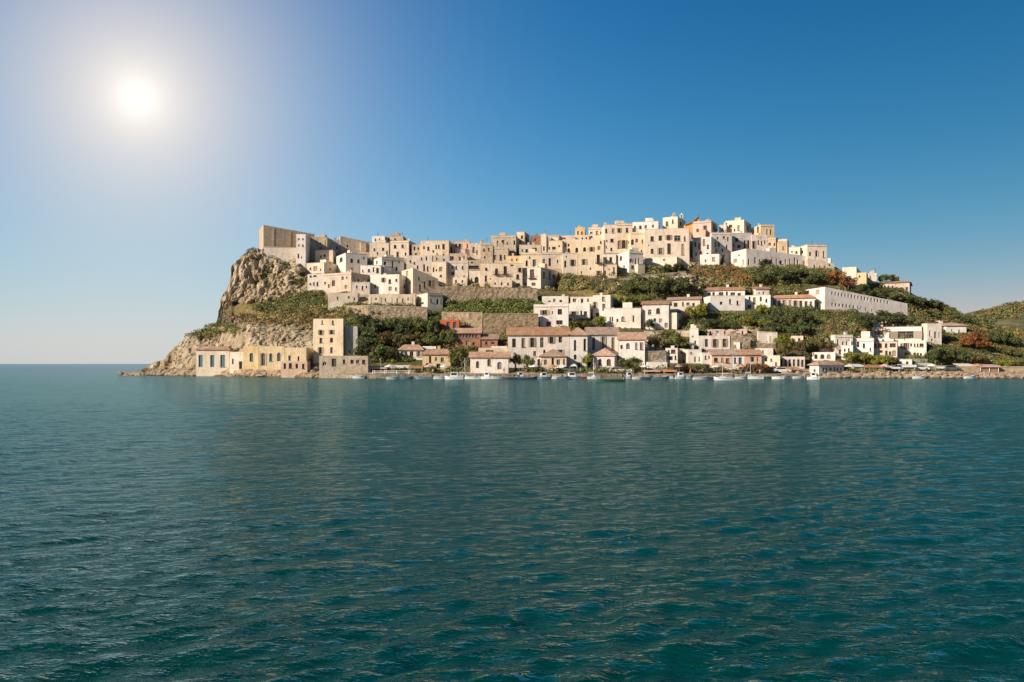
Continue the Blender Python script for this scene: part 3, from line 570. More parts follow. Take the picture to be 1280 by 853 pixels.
# middle centre
H('white_house','house',667,710.5,711,380.5,411,'white','681,390.8,6,6;699.8,390,5.4,7;672.8,405.4,4.6,5.6;686,405,6,6;699.3,403.3,8,5.4;690.5,391,1.4,4','big white villa with five wide windows above the tiled waterfront house')
H('white_house','house',677.5,710.5,711,370.3,383,'white','687,377,3,2.4;701,376.6,3.4,3','set back white upper storey of the big white villa',dy=3)
H('white_house','house',710.7,737,742,379.3,398.5,'white','717.3,391.8,5.6,5;726.6,391.6,2.4,6;731.8,391.8,4,5','white house with low wide windows joined to the big white villa')
H('cream_house','house',713,741,742,371.3,384,'white','718,375.6,4,4.6;727.6,376,3,5;735,375,2,3.4','narrow white upper house with clutter below the bush slope',dy=2)
H('white_house','house',741,763,768,369,396,'white','743.8,381.6,3,8;754.3,373.8,4,5.4;754.8,384.4,3.8,9v;746.9,393.2,5,5a','white house of stepped blocks with a tall brown door')
H('white_house','house',755,801,802,385.5,410.5,'white','762.8,399,1.6,5.6;765.6,399,1.6,5.6;778.8,398.7,4.4,6a;791.7,398.2,2,7.5','plain white chapel like house with one arched window and slits')
H('white_house','house',803,836,838,380.5,412,'white','812.3,390.4,4.4,7a;822.6,388.7,4.8,7a;833,406.8,4.6,6;826,401,4,5;810,404,2,3','white villa with two arched windows and a tiled gable roof',roof='gable',ridge=376.5)
H('cream_house','house',835,875,877,374.5,398,'cream','844.7,381.3,4.6,5;853.7,380,2,5;860,380,4,3.4;849,390.8,5,6a;867,381,3,4','cream villa with a long tiled roof behind the round bright tree',roof='gable',ridge=372)
H('stone_house','house',836,846,855,391,412,'pale','850,402,2.4,4','blind stone pier house below the cream villa',extras=False)
# waterfront right
H('shaded_house','house',873,912.6,913,420,440,'grey','883,429,3.8,10;893.6,429,4.4,10;905.6,428.6,4.2,10;876.5,429,1.4,5','bluish grey flat roofed house with three tall dark windows')  # bluish shade on the front put into its grey wall colour
H('white_house','house',862,873,874,410.5,433,'white','866,421,1.6,2;869,428,2,4','narrow white corner block left of the bluish grey house')
H('white_house','house',832,847,848,435.5,454,'white','836,439.6,2,4;841.5,439.4,5.6,4.4;838,448,6,5;844.4,447,2,5','white house with two open balcony storeys behind the quay trees')
H('white_house','house',849,860,877,437,454.5,'white','869,449.5,2.4,7d;874.2,448.6,1.6,5;864,441,2,2.4;855,444,2,4','white flat roofed cube house by the quay trees')
H('white_shed','shed',810,834,834,452.7,461,'white','','low blank white shed on the quay',extras=False)
H('row_house','house',878,890,890,441,461,'white','882,447,2,4;886.4,447,2,4','narrow white house at the left end of the tiled quay row',dy=1,extras=False)
H('row_house','house',889.5,915,915,444,461,'pink','895,450,5,5;903,450,3,6;909.6,451,5,6','pink quay house with a tiled roof and wide openings',roof='gable',ridge=438.6,extras=False)
H('row_house','house',915.3,930,930,444,461,'white','919,450.5,3,7s;925.4,451,4.4,8s','white quay house with blue violet doors under a tiled roof',roof='gable',ridge=438.6,extras=False)
H('row_house','house',930.3,952,952,444,461.5,'pink','940,449.6,5.6,6;947,449.6,2,6;935,456,2,3','tan quay house with one large dark window under a tiled roof',roof='gable',ridge=438.8,extras=False)
H('row_house','house',952.3,975,976,444.5,462,'cream','957.6,449.8,3.6,5a;964,450,2,3;970,455,2,4','plain tan quay house ending the tiled row',extras=False)
H('white_house','house',944,966.5,968,435.5,444.5,'white','953.6,440,1.8,4','low white flat roofed house above the quay row',extras=False)
H('boathouse','boathouse',1012,1023.5,1055,457,471,'white','1029.4,462.1,2.6,4;1033,463.8,1.8,7d;1038.6,461.6,3.6,4;1043.4,461.6,2,4;1047,461.8,2,4;1051.4,461.8,2,4;1018,464,2.6,5','low white boathouse with a tiled hip roof standing at the water',roof='hip',ridge=452.8,a=66,extras=False)
H('white_house','house',1040,1044,1066,419,445,'white','1047.3,427.7,2,7;1053.6,430,2,6;1058.5,430,2,6;1062.6,424,1.4,3;1050,440,3,5','white shaded house with tall windows left of the hillside villas')
H('white_house','house',1066,1092,1094,423,447,'white','1072.6,431,3,7;1080,432.6,3,6;1088,437,2,4','plain white house between the shaded house and the terraced villa')
H('red_house','house',1073,1088,1089,422,430,'brick','1080,427,2,2','small rust roofed house behind the plain white house',roof='hip',ridge=414.6,dy=3)
H('terraced_villa','villa',1087.7,1152,1157,408.5,427,'white','1100.6,415.6,7,5;1113.8,419.3,4.6,7a;1132.5,419,20,9.6;1152,420.6,3,5v;1124,411,2,1.6;1139.8,409.9,2.4,1.4','large cream hillside villa with a wide glazed upper room')
H('cream_house','house',1101,1133,1134,404.6,412,'pink','1110,407,2,2','domed tile roofed penthouse on the large cream villa',roof='hip',ridge=400.5,dy=3)
H('terraced_villa','villa',1089.6,1121.5,1122,427.6,448,'cream','1094,431.6,3.6,7;1099.7,431.8,5.6,6.4;1107.6,431.6,3,6;1116,431,7.6,7;1108,441.6,3,6;1112.6,442,3,5;1117.6,442,4.6,7','left lower storeys of the hillside villa with deep dark balconies')
H('terraced_villa','villa',1122.5,1158,1159,425.6,449.5,'white','1127,433,3,7;1131.9,433,4.6,8;1139,431.6,2.2,4;1143.4,431.6,2,4;1147,431.6,2,4;1152,431.6,5.2,4;1143.2,443.2,3,4.4;1147.4,443.4,2.4,4.4;1151.2,443.4,2.6,3.6;1133,444,5,6','right lower wing of the hillside villa with two rows of small windows')
H('white_house','house',1155.5,1159,1177,404.5,432,'white','1162.6,417,2.2,7;1169,418.7,2.4,8;1174,419,1.4,8;1165,425,2,3','tall narrow white house right of the large cream hillside villa')
H('white_house','house',1159,1175,1176,401,407,'white','1166,404,2,2','tiny white roof house on the tall narrow white house',extras=False,dy=3)
H('white_house','house',1183,1208,1219,407.5,420,'white','1190,413,2,3;1199,414,2,3.4;1213,414,2.4,3.6','detached white bungalow among shrubs on the far right slope',roof='hip',ridge=405)
# waterfront centre
H('waterfront_house','house',634.8,711.6,711.6,419.5,461,'white','642.5,429,4.6,11;654.2,428.6,4.6,11.4;665.4,428.4,4.8,12;677.4,428.4,4.6,13;689.6,425.2,4.6,7.4;700.4,424.8,4.4,7.4;668.5,442.4,3.8,6.6;680.5,440,3,5a;689.6,440.6,4.6,6;700.8,440.4,4.4,6;674,454.4,4.6,11a;686,455,3,8;646,450,3,6;656,452,3,6','long cream waterfront house with six tall upper windows and a tiled roof',roof='gable',ridge=411,extras=False)
H('waterfront_house','house',712,734.3,734.3,419.5,461,'white','719,432,3.4,14a;731,431,3.2,15a;719,446.6,3.6,6.5a;724,456,3,6','cream waterfront house with two tall arched windows under a tiled hip roof',roof='hip',ridge=411,extras=False)
H('waterfront_house','house',734.7,773,773,419,445,'white','742,430,3.8,16;754.3,429.6,4,17;766.3,430,4,16','white waterfront house with three very tall windows and a red tiled roof',roof='gable',ridge=411,extras=False)
H('waterfront_house','house',773.3,806,806.6,425,457,'white','785,432.9,4.6,7.6a;777,434,3,5;795.4,432.6,2.6,8.4v;802,432.8,4.2,9v','cream waterfront house with brown shutters over a blank lower storey',roof='gable',ridge=417.5,extras=False)
H('cottage','cottage',741,768,774,445,459.5,'white','750,452.7,4,7.6a;761,453.4,5.4,9ad','small white quay cottage with two arched openings and a tiled roof',roof='hip',ridge=437.4,dy=-3,extras=False)
H('terrace_house','house',676,708,708,446,461,'cream','682,453,4,7a;691,452,3,9;698,453,4.6,7;705,453,2,8','low cream arcade with a tiled lean to roof before the long waterfront house',roof='hip',ridge=438.6,dy=-4)
H('boathouse','boathouse',588,635.4,636,447.4,465,'white','597,456,4,9av;611.5,452.8,4.6,9av;624.4,457.4,5.6,9.6a','white quay house with three arched openings and a red tiled roof',roof='gable',ridge=440.4,dy=-2,extras=False)
H('red_house','house',550,574,575.5,400,421,'red','560.4,406.8,4.4,8s;568.6,406.8,4.4,8s','bright red flat roofed house with two blue windows')
H('brick_house','house',569,600.5,601,417,435,'brick','572,419.9,3.2,4.2s;575.9,419.9,3,4.2s;579.8,419.9,3,4.2s;583.7,419.9,3,4.2s;587.6,419.9,3,4.2s;591.5,419.9,3,4.2s;595.4,419.9,3,4.2s;584.8,429,5,6;592,430,3,4','long brick house with a band of seven windows under a red tiled roof',roof='gable',ridge=409.6)
H('brick_house','house',602,622,624,424.6,435,'brick','608,429,3,4;616,429,4,3','small brick house with a steep red tiled roof',roof='gable',ridge=413)
H('stone_house','house',598,640,640,435,445,'pale','612,439,10,2','low pale terrace block behind the three arched quay house',extras=False,dy=1)
H('white_house','house',499,528,529,438,450,'white','502.7,443.6,3.4,7.6v;507.7,443.6,3,7.6v;514.4,442.8,4.6,7.2;523.8,443,3.8,6.6','low white house with four shuttered windows and a tiled roof at the wood edge',roof='hip',ridge=432.6)
H('stone_house','house',528,563,564,443.6,462,'yellow','537.7,449.5,3,8;545,449,2,5;553,450,4,6;534,457,4,6a;548,458,5,6','yellow stone quay house half hidden by a dark tree',roof='hip',ridge=437.6)
# waterfront left
H('tower_house','tower',391.5,429,430,398.6,446,'cream','402.7,403,1.6,4.8;409,403.5,1.5,1.8;416,403.3,2,5.2;401.2,415.4,3.6,6a;414.4,415.4,3.6,6a;401.2,425.6,3.6,6;414.4,425.6,3.6,6;400.6,438,3.4,8a;414.4,438,3.4,8a','tall cream tower building of four storeys at the foot of the cliff',dy=0,extras=False)
H('tower_wing','building',428.9,431,447,408,446,'grey','436,433,1.4,3;441,430,1.4,3;437,440,1.6,4;443,440,1.4,4','blank grey wing on the right side of the tall cream tower building',dy=1.5,a=84,extras=False)  # grey puts the shade of the tower's right side into the wall colour
H('stone_house','house',399,460,461,445,461.5,'stone','417.5,453.6,5.6,10d;405.6,455,5,5a;430,452,3,5;440,452.4,4,5;447,452.4,4,5;454.6,452.4,4,5','wide low stone building with a dark doorway under the tall cream tower',extras=False,dy=-5)
H('seafront_house','house',245.4,286.6,287.4,437.5,461,'cream','250.8,451.6,5.2,15s;265.4,451.6,5.2,15s;278.4,451.4,6,15s','low cream shore house with three blue doors',roof='hip',ridge=435.4,extras=False)
H('seafront_house','house',287,304,304.6,440,461,'cream','301,456.8,4.6,9.6d;291,452,2,7','small cream annex with a black doorway beside the three blue doors',extras=False)
H('seafront_house','house',304,323,324,433,461.5,'yellow','314.3,447,4.6,11as','tall yellow shore house with one blue arched window',extras=False)
H('seafront_house','house',323.5,355,355.5,433,461.5,'yellow','328.9,449.5,4.4,16a;338.5,446.8,4,10as;348.6,446.4,4.6,11as','yellow shore house with a dark arched door and two blue arched windows',extras=False)
H('seafront_house','house',355.5,383,391,434.6,462,'yellow','362,448,3.2,6.5s;373,448.7,2.2,6;387,452,2,6','yellow shore house with a shaded brown right end',extras=False)
H('yellow_ruin','ruin',351,384,385,452,463,'pink','356,458,3,7;363,457,4,7a;371,458,3,6;379,458,3,6','low pinkish ruined arcade before the yellow shore houses',extras=False,dy=-4)
# smaller blocks between the big ones
H('white_house','house',1015,1044,1045,440.5,451,'white','1020,446,4,6a;1028,446,5,6a;1036,446,5,6a','low white arcaded house above the boathouse',extras=False)
H('arcade','arcade',978,1006,1007,446,461,'grey','982,454,3,9;987,454,3,9;992.5,454,3,9;998,454,3,9;1003,454,3,8','grey shaded arcade at the right end of the quay behind small trees',extras=False)
H('pink_house','house',988,1004,1006,420,431,'pink','992,425,2,3;999,425,3,4','small pinkish house right of the tall rounded tree')
H('pink_ruin','ruin',880,934,935,411.5,420,'pink','888,416,2,4;897,416,3,4;906,416,2,4;918,416,4,3;928,416,2,4','row of low pink ruins above the bluish grey house',extras=False)
H('cream_house','house',575,589,590,449,464,'pale','579,456,3,5;585,456,3,6','pale house half hidden behind the dark quay tree')
H('stone_house','house',410,447,448,366.5,379.5,'pale','422,373,2,4;436,372,2,3;443,374,1.6,4','low ruined pale terrace below the big blank house with one brown door',extras=False)
H('stone_house','house',440,462,463,353,368,'grey','446,359,2,4;453,360,2,5;458,359,1.6,3','grey shaded house between the big blank house and the greyish white one')
H('cream_house','house',806,846,860,321,331,'cream','815,325,2,3;830,325,2,3','low cream terrace along the foot of the massive tan house',extras=False,dy=-3)
H('white_house','house',840,856,857,345,351,'grey','846,348,2,2','tiny grey hut on the road wall above the dark slope trees',extras=False)
H('cream_house','house',613,640,641,349.5,361,'pale','619,355,2,3;627,355,2,4;635,355,2,3','low pale annex along the foot of the wide cream house',extras=False,dy=-2.5)
H('cream_house','house',566,584,585,347,358,'cream','570,352,2,4;578,352,2,3','little cream house standing on the rubble wall',dy=-2)
H('white_house','house',1052,1066,1067,432,447,'white','1056,438,2,4;1061,438,2,5','small white block touching the plain white house on its left',dy=-2)
H('cream_house','house',742,756,757,322,333,'white','746,327,2,4;751,327,2,4','small off white block between the tall cream house and the two window house',dy=-2)
H('stone_house','house',836,862,863,436,446,'pale','842,441,2,3;852,441,3,4','low pale block behind the white cube house',extras=False,dy=1)
H('white_house','house',1121,1140,1141,449.5,458.5,'white','1126,454,3,4;1134,454,3,4','low white shore house under the right lower wing of the hillside villa',extras=False)
H('white_house','house',614,634,635,433,441,'white','620,437,2,3;628,437,2,3','small white block left of the long waterfront house',extras=False)
H('white_house','house',906,925,926,428,441,'white','911,433,2,4;919,433,2.4,4','white house behind the tiled quay row right of the bluish grey house')
H('white_house','house',949,962,963,420,431,'cream','953,425,2,3;958,425,2,4','small cream house at the foot of the dark wood right of the boulders')
H('cream_house','house',1024,1039,1040,428,441,'cream','1028,434,2,4;1034,434,2,4','small cream house among the olive trees above the white arcaded house')
H('white_house','house',528,545,546,433,444,'white','533,438,2,3;540,438,2,3','little white house behind the yellow stone quay house',extras=False)
H('white_house','house',806,832,833,425,440,'white','813,432,2.4,4;822,432,2.4,4','white house above the dark stone garden wall')
# ------------------------------------------------------------------ free standing walls
def wallrun(label, pts, mat, th=1.2, name='retaining_wall', cat='wall', dy=0.0, cap=True, down=3.0):
    """pts = (px, ytop, ybase) along the wall"""
    P = []
    for px, yt, yb in pts:
        Y = float(Ymap(px, yb)) + dy; g = pt(px, yb, Y); P.append((g, HC + (HY - yt)/F*Y))
    org = P[len(P)//2][0].copy(); mb = MB(); cb = MB(); wr = random.Random(len(label)); rough = mat in ('rubble', 'pale') and not cap or mat == 'rubble'
    for (p, zp), (q, zq) in zip(P[:-1], P[1:]):
        n = max(1, int((q - p).length/2.0))
        for i in range(n):
            a, b = i/n, (i + 1)/n; A = p.lerp(q, a) - org; B = p.lerp(q, b) - org; za = zp*(1 - a) + zq*a - org.z; zb_ = zp*(1 - b) + zq*b - org.z
            ja = 0.10*math.sin(3.1*(A.x + org.x) + org.y); jb = 0.10*math.sin(3.1*(B.x + org.x) + org.y)
            if i == 0: ja = 0
            if i == n - 1: jb = 0
            A0 = Vector((A.x, A.y + ja, A.z - down)); B0 = Vector((B.x, B.y + jb, B.z - down)); A1 = Vector((A.x, A.y + .15 + ja, za)); B1 = Vector((B.x, B.y + .15 + jb, zb_)); T = Vector((0, th, 0))
            if rough:
                NU, NV = max(1, round((B0 - A0).length/.7)), max(1, round((A1.z - A0.z)/.6)); jt = 0 if cap else .55; n_ = len(mb.v)
                for iv in range(NV + 1):
                    for iu in range(NU + 1):
                        p_ = A0.lerp(B0, iu/NU).lerp(A1.lerp(B1, iu/NU), iv/NV); hsh = wr.random()
                        edge = iu in (0, NU); p_.y += 0 if edge else (hsh - .5)*.16; p_.z += 0 if (iv < NV or edge) else (hsh - .6)*jt; mb.v.append(tuple(p_))
                for iv in range(NV):
                    for iu in range(NU): k_ = n_ + iv*(NU + 1) + iu; mb.f.append((k_, k_ + 1, k_ + NU + 2, k_ + NU + 1)); mb.mi.append(0)
            else: mb.quad(A0, B0, B1, A1)
            mb.quad(A1, B1, B1 + T, A1 + T); mb.quad(B0 + T, A0 + T, A1 + T, B1 + T)
            if i == 0 and p is P[0][0]: mb.quad(A0 + T, A0, A1, A1 + T)
            if i == n - 1 and q is P[-1][0]: mb.quad(B0, B0 + T, B1 + T, B1)
            if cap:
                e = Vector((0, -.10, 0.004)); cb.box(A1 + e, B1 - A1, T + Vector((0, .16, 0)), (0, 0, .14))
    r = empty(name, org); tag(r, label, cat); mb.build('wall_face', M[mat], r)
    if cap: cb.build('coping', M['trim'], r)
    return r
wallrun('pale rampart at the foot of the castle on the cliff top', [(329.6, 309, 325), (382, 310.5, 326)], 'pale', dy=-1, name='rampart')
wallrun('long stone wall carrying the low pale building above the wood', [(433, 383, 391), (460, 382.6, 396), (534, 384.6, 399)], 'rubble', dy=-2)
wallrun('rough rubble wall below the left town and above the grass', [(548, 357.5, 380), (600, 358.5, 377), (672, 360.5, 375)], 'rubble', dy=-1, cap=False)
wallrun('brown retaining wall behind the red house', [(552, 390.5, 409), (603, 391.5, 412)], 'rubble')
wallrun('long brown retaining wall below the green terrace', [(604, 393, 416), (673, 392.5, 414)], 'rubble')
wallrun('narrow tan strip wall between the two green terraces', [(580, 376, 380), (673, 375, 379.5)], 'pale', cap=False)
wallrun('curving pale road wall across the rock slope', [(745, 352, 358), (775, 347.5, 352.5), (815, 343.5, 348.5), (858, 340, 345.5)], 'pale')
wallrun('dark stone garden wall left of the balcony house', [(806, 440, 456), (833, 439, 455)], 'rubble')
wallrun('pale garden wall under the arched window villa', [(806, 414.4, 421), (862, 413.6, 421)], 'pale')
wallrun('pale terrace wall left of the tall olive tree', [(948, 415, 431), (972, 416, 431)], 'pale')
wallrun('low stone wall above the quay row houses', [(938, 429, 437), (970, 430, 437)], 'rubble')
wallrun('rough wall of boulders beside the bluish house', [(914, 414, 440), (938, 421, 440)], 'rubble', cap=False)
wallrun('low tan terrace wall at the far right behind the shore', [(1080, 458, 463), (1200, 458.4, 464), (1285, 459, 464.5)], 'stone')
wallrun('grey terrace wall under the hillside villa', [(1094, 449, 455), (1160, 449.6, 457)], 'grey')
wallrun('narrow grey road wall among shrubs at the far right', [(1228, 444.5, 447), (1275, 446.5, 449)], 'grey')
# orange church gable next to the tower
def gable_wall():
    Y = float(Ymap(865, 290)); o = pt(865, 290, Y)
    prof = [(856, 296), (856, 281.5), (860, 280.5), (865, 278), (869, 275), (872, 272), (874, 272), (874, 296)]
    P = [pt(x, y, Y) - o for x, y in prof]; T = Vector((0, 1.6, 0)); mb = MB(); mb.poly(P); mb.poly([p + T for p in P][::-1])
    for a, b in zip(P, P[1:] + P[:1]): mb.quad(a, a + T, b + T, b)
    r = empty('church_gable', o); tag(r, 'orange curved church gable between the church tower and the pink house', 'gable'); mb.build('wall', M['orange'], r)
    cb = MB()
    for a, b in zip(P[1:6], P[2:7]): cb.tube([a + Vector((0, -.1, .05)), b + Vector((0, -.1, .05))], .28, 5)
    cb.build('moulding', M['brick'], r); c = MB(); c.tube([P[6] + Vector((-.2, .5, 0)), P[6] + Vector((-.2, .5, 1.2))], .10, 5); c.build('finial', M['iron'], r)
gable_wall()
def bell_cot(px, py, w, label):
    Y = float(Ymap(px, 285)) + 3; o = pt(px, py, Y); mb = MB(); k = 0.25
    s = w/F*Y
    for dx in (-s/2, s/2 - .5): mb.box((dx, 0, 0), (.5, 0, 0), (0, .9, 0), (0, 0, 1.7))
    mb.box((-s/2 - .1, -.1, 1.7), (s + .2, 0, 0), (0, 1.1, 0), (0, 0, .3))
    pts = [(-s/2, 0, 2.0), (s/2, 0, 2.0), (0, 0, 2.9)]; q = [Vector(p) for p in pts]; mb.poly(q); mb.poly([p + Vector((0, .9, 0)) for p in q][::-1])
    mb.quad(q[0], q[2], q[2] + Vector((0, .9, 0)), q[0] + Vector((0, .9, 0))); mb.quad(q[2], q[1], q[1] + Vector((0, .9, 0)), q[2] + Vector((0, .9, 0)))
    r = empty('bell_cot', o); r.scale = (.62, .62, .62); tag(r, label, 'bell cot'); mb.build('arch', M['cream'], r)
    b = MB(); b.tube([(0, .45, 1.6), (0, .45, 1.2), (0, .45, .7)], [.08, .3, .42], 8); b.build('bell', M['iron'], r)
bell_cot(842.5, 271.6, 5, 'little bell arch on top of the square church tower')
bell_cot(852, 272.6, 6, 'second bell arch on the summit nearest the orange gable')
# ------------------------------------------------------------------ hillside
TX = [140, 150, 162, 175, 190, 208, 217, 238, 262, 270, 272.5, 279, 290, 292, 300, 309, 316, 330, 400, 460, 520, 600, 650, 700, 760, 850, 930, 970, 1000, 1035, 1050, 1065, 1090, 1122, 1143, 1154, 1171, 1187, 1200, 1212, 1240, 1280, 1520]
TY = [472, 471, 468, 463.5, 456, 449, 436, 419, 409, 404, 396, 372, 351, 336, 326, 317, 312, 311, 312, 309, 309, 307, 300, 300, 294, 290, 290, 304, 316, 329, 337, 348, 348, 356, 369, 374, 381, 387, 396, 401, 408, 414, 420]
# regions: (px, py, rx, ry, kind)  kind: r bare rock, g scrub, d dry grass, t town ground, b grass
REG = [(330, 345, 62, 42, 'r'), (300, 350, 30, 60, 'r'), (340, 435, 90, 32, 'r'), (240, 445, 70, 28, 'r'), (400, 425, 40, 22, 'r'),
       (620, 384, 70, 8, 'b'), (700, 352, 60, 7, 'd'), (790, 360, 90, 14, 'd'), (900, 348, 60, 16, 'd'), (870, 345, 26, 16, 'r'), (940, 420, 40, 12, 'r'),
       (370, 385, 70, 14, 'd'), (1262, 410, 32, 9, 'd')]
def region_weights(px, py):
    px = np.asarray(px, float); py = np.asarray(py, float)
    n = fbm(np.stack([px*0.06, py*0.1, px*0], -1), 3, 11)*0.6
    def ell(cx, cy, rx, ry): return np.clip((1.15 - np.sqrt(((px - cx)/rx)**2 + ((py - cy)/ry)**2) + n*0.5)*3, 0, 1)
    rock = np.zeros_like(px); grass = np.zeros_like(px); dry = np.zeros_like(px)
    for cx, cy, rx, ry, k in REG:
        w = ell(cx, cy, rx, ry)
        if k == 'r': rock = np.maximum(rock, w)
        elif k == 'b': grass = np.maximum(grass, w)
        else: dry = np.maximum(dry, w)
    # ledge between the cliffs stays overgrown
    ledge = ell(350, 388, 70, 11); rock *= 1 - ledge; dry = np.maximum(dry, ledge*0.8)
    town = np.clip((np.interp(px, [320, 400, 470, 540, 640, 700, 760, 860, 1010, 1040], [327, 366, 384, 376, 362, 345, 345, 330, 333, 320]) - py)/4 + 0.5, 0, 1)*np.clip((px - 380)/10, 0, 1)*np.clip((1045 - px)/10, 0, 1)
    shore = np.clip((py - 459)/4, 0, 1)*np.clip((px - 225)/20, 0, 1)
    return rock, grass, dry, town, shore
def in_poly(P, X, Y, ex):
    m = np.ones(X.shape, bool); cx = sum(p.x for p in P)/4; cy = sum(p.y for p in P)/4
    for i in range(4):
        a = P[i]; b = P[(i + 1) % 4]; ex_, ey = b.x - a.x, b.y - a.y; l = math.hypot(ex_, ey); s = (ex_*(Y - a.y) - ey*(X - a.x))/l; s0 = (ex_*(cy - a.y) - ey*(cx - a.x))
        m &= (s*(1 if s0 > 0 else -1)) > -ex
    return m
def hillside():
    pxs = np.arange(138, 1500, 1.5); NR = 230; NB = 26
    top = np.interp(pxs, TX, TY); t = np.linspace(0, 1, NR)
    PY = 485 + (top[None, :] - 485)*t[:, None]; PX = np.repeat(pxs[None, :], NR, 0)
    Yd = Ymap(PX, PY); X = (PX - 640)/F*Yd; Z = HC + (HY - PY)/F*Yd
    rock, grass, dry, town, shore = region_weights(PX, PY)
    P = np.stack([X, Yd, Z], -1)
    # rugged rock: tall fissures, blocks, fine grain
    sl = P + np.stack([P[..., 2]*.25, 0*P[..., 2], 0*P[..., 2]], -1); fz = fbm(sl*np.array([.2, .2, .025]), 4, 3); fb = fbm(sl*np.array([.5, .5, .04]), 3, 8); ff = fbm(sl*np.array([1.3, 1.3, .5]), 3, 21)
    ridge = 1 - 2.2*np.abs(fbm(sl*np.array([.3, .3, .03]), 3, 31))
    free = np.clip((485 - PY)/14, 0, 1)
    fc_ = fbm(sl*np.array([.9, .9, .12]), 3, 55)
    dpt = rock*(fz*4.0 + 1.5*np.exp(-np.abs(fb)*9) + .4*np.exp(-np.abs(fc_)*9) + ff*0.7 - ridge*1.8 - .9)*free*(1 - .45*np.clip((PY - 398)/14, 0, 1)) + (1 - rock)*(1 - town)*(fb*0.6 + ff*0.35)*free*(1 - shore*.7)
    Yd2 = Yd + dpt; dz = rock*(fb*0.5 + ff*0.25)*free + (1 - rock)*(1 - town)*fb*0.5*free*(1 - shore)
    edge = np.clip((pxs - 145)/60, 0, 1)[None, :]
    Z2 = Z + dz*np.clip((1 - t)[:, None]*8, 0.25, 1); X2 = X + rock*fbm(P*np.array([.3, .3, .1]), 3, 77)*1.8*free
    # level the ground under and just in front of the houses
    for C, zb, ztop, nL, nR, ul, ur, ll, lr, fall in FOOT:
        m = in_poly(C, X2, Yd2, 0.15); Z2 = np.where(m & (Z2 > ztop - 1.4), ztop - 1.4, Z2)
        # the ground before each front is terraced down to the foot of the wall
        kv = X2/Yd2
        for u, L in ((ul, ll), (ur, lr)):
            if not L: continue
            s = (kv*C[0].y - C[0].x)/(u[0] - kv*u[1]); yf = C[0].y + s*u[1]; zr = HC + (zb - fall*np.clip(s/L, 0, 1) - HC)*Yd2/yf
            mm = (s > -.3) & (s < L + .3) & (Yd2 < yf + .2) & (Yd2 > yf - 30) & (Z2 > zr) & (Z2 < zb + 40)
            Z2 = np.where(mm, zr + (Z2 - zr)*.04, Z2)
    # behind the skyline the plateau runs on and falls to the sea
    bX, bY, bZ = [], [], []
    for i in range(1, NB + 1):
        s = i/NB; dist = 110*s**1.5; yy = Yd2[-1] + dist; xx = (pxs - 640)/F*(Yd[-1]) + (pxs - 640)/F*dist*0.6
        zz = Z2[-1] - (Z2[-1] + 6)*np.clip((dist - 18)/92, 0, 1)**1.4 + fbm(np.stack([xx*.08, yy*.08, xx*0], -1), 3, 5)*min(2.5, dist*.2) - 0.02*dist
        bX.append(xx); bY.append(yy); bZ.append(zz)
    X2 = np.vstack([X2, bX]); Yd2 = np.vstack([Yd2, bY]); Z2 = np.vstack([Z2, bZ])
    nr, nc = X2.shape; V = np.stack([X2, Yd2, Z2], -1).reshape(-1, 3)
    idx = np.arange(nr*nc).reshape(nr, nc); q = np.stack([idx[:-1, :-1], idx[:-1, 1:], idx[1:, 1:], idx[1:, :-1]], -1).reshape(-1, 4)
    me = bpy.data.meshes.new('hill'); me.from_pydata(V.tolist(), [], q.tolist()); me.update()
    def pad(a, v=0): return np.vstack([a, np.full((NB, nc), v)]).reshape(-1)
    ca = me.color_attributes.new('cover', 'FLOAT_COLOR', 'POINT')
    c = np.stack([pad(rock), pad(grass), pad(dry, .3), np.ones(nr*nc)], -1); ca.data.foreach_set('color', c.reshape(-1).astype(np.float32))
    cb = me.color_attributes.new('cover_two', 'FLOAT_COLOR', 'POINT')
    c = np.stack([pad(town), pad(shore), np.zeros(nr*nc), np.ones(nr*nc)], -1); cb.data.foreach_set('color', c.reshape(-1).astype(np.float32))
    m, nt, b = newmat('hillside ground')
    g = nd(nt, 'ShaderNodeNewGeometry'); a1 = nd(nt, 'ShaderNodeAttribute', attribute_name='cover'); a2 = nd(nt, 'ShaderNodeAttribute', attribute_name='cover_two')
    s1 = nd(nt, 'ShaderNodeSeparateColor', {'Color': a1.outputs['Color']}); s2 = nd(nt, 'ShaderNodeSeparateColor', {'Color': a2.outputs['Color']})
    def nz(sc_, det=6, v=(1, 1, 1), r=.65):
        mp = nd(nt, 'ShaderNodeMapping', {'Vector': g.outputs['Position'], 'Scale': v}); return nd(nt, 'ShaderNodeTexNoise', {'Vector': mp.outputs[0], 'Scale': sc_, 'Detail': float(det), 'Roughness': r}).outputs[0]
    nA, nB_, nC = nz(.12), nz(.7), nz(2.5); fis = nz(.5, 6, (1, 1, .22), .7)
    soil = ramp(nt, nB_, [(0.35, (0.10, 0.085, 0.035)), (0.5, (0.17, 0.125, 0.06)), (0.66, (0.30, 0.235, 0.13))])
    veg = ramp(nt, nC, [(0.3, (0.035, 0.045, 0.015)), (0.5, (0.07, 0.08, 0.025)), (0.72, (0.13, 0.12, 0.045))])
    base = mixc(nt, 'MIX', ramp(nt, nA, [(.42, .25), (.6, .85)]), soil, veg)
    dryc = ramp(nt, nB_, [(.3, (0.13, 0.11, 0.045)), (.5, (0.25, 0.18, 0.07)), (.7, (0.36, 0.28, 0.13))])
    base = mixc(nt, 'MIX', s1.outputs[2], base, dryc)
    gr = ramp(nt, nC, [(.3, (0.06, 0.09, 0.015)), (.7, (0.15, 0.16, 0.035))]); base = mixc(nt, 'MIX', s1.outputs[1], base, gr)
    rk = ramp(nt, fis, [(.28, (0.21, 0.165, 0.115)), (.42, (0.35, 0.28, 0.20)), (.56, (0.46, 0.38, 0.275)), (.75, (0.56, 0.475, 0.36))])
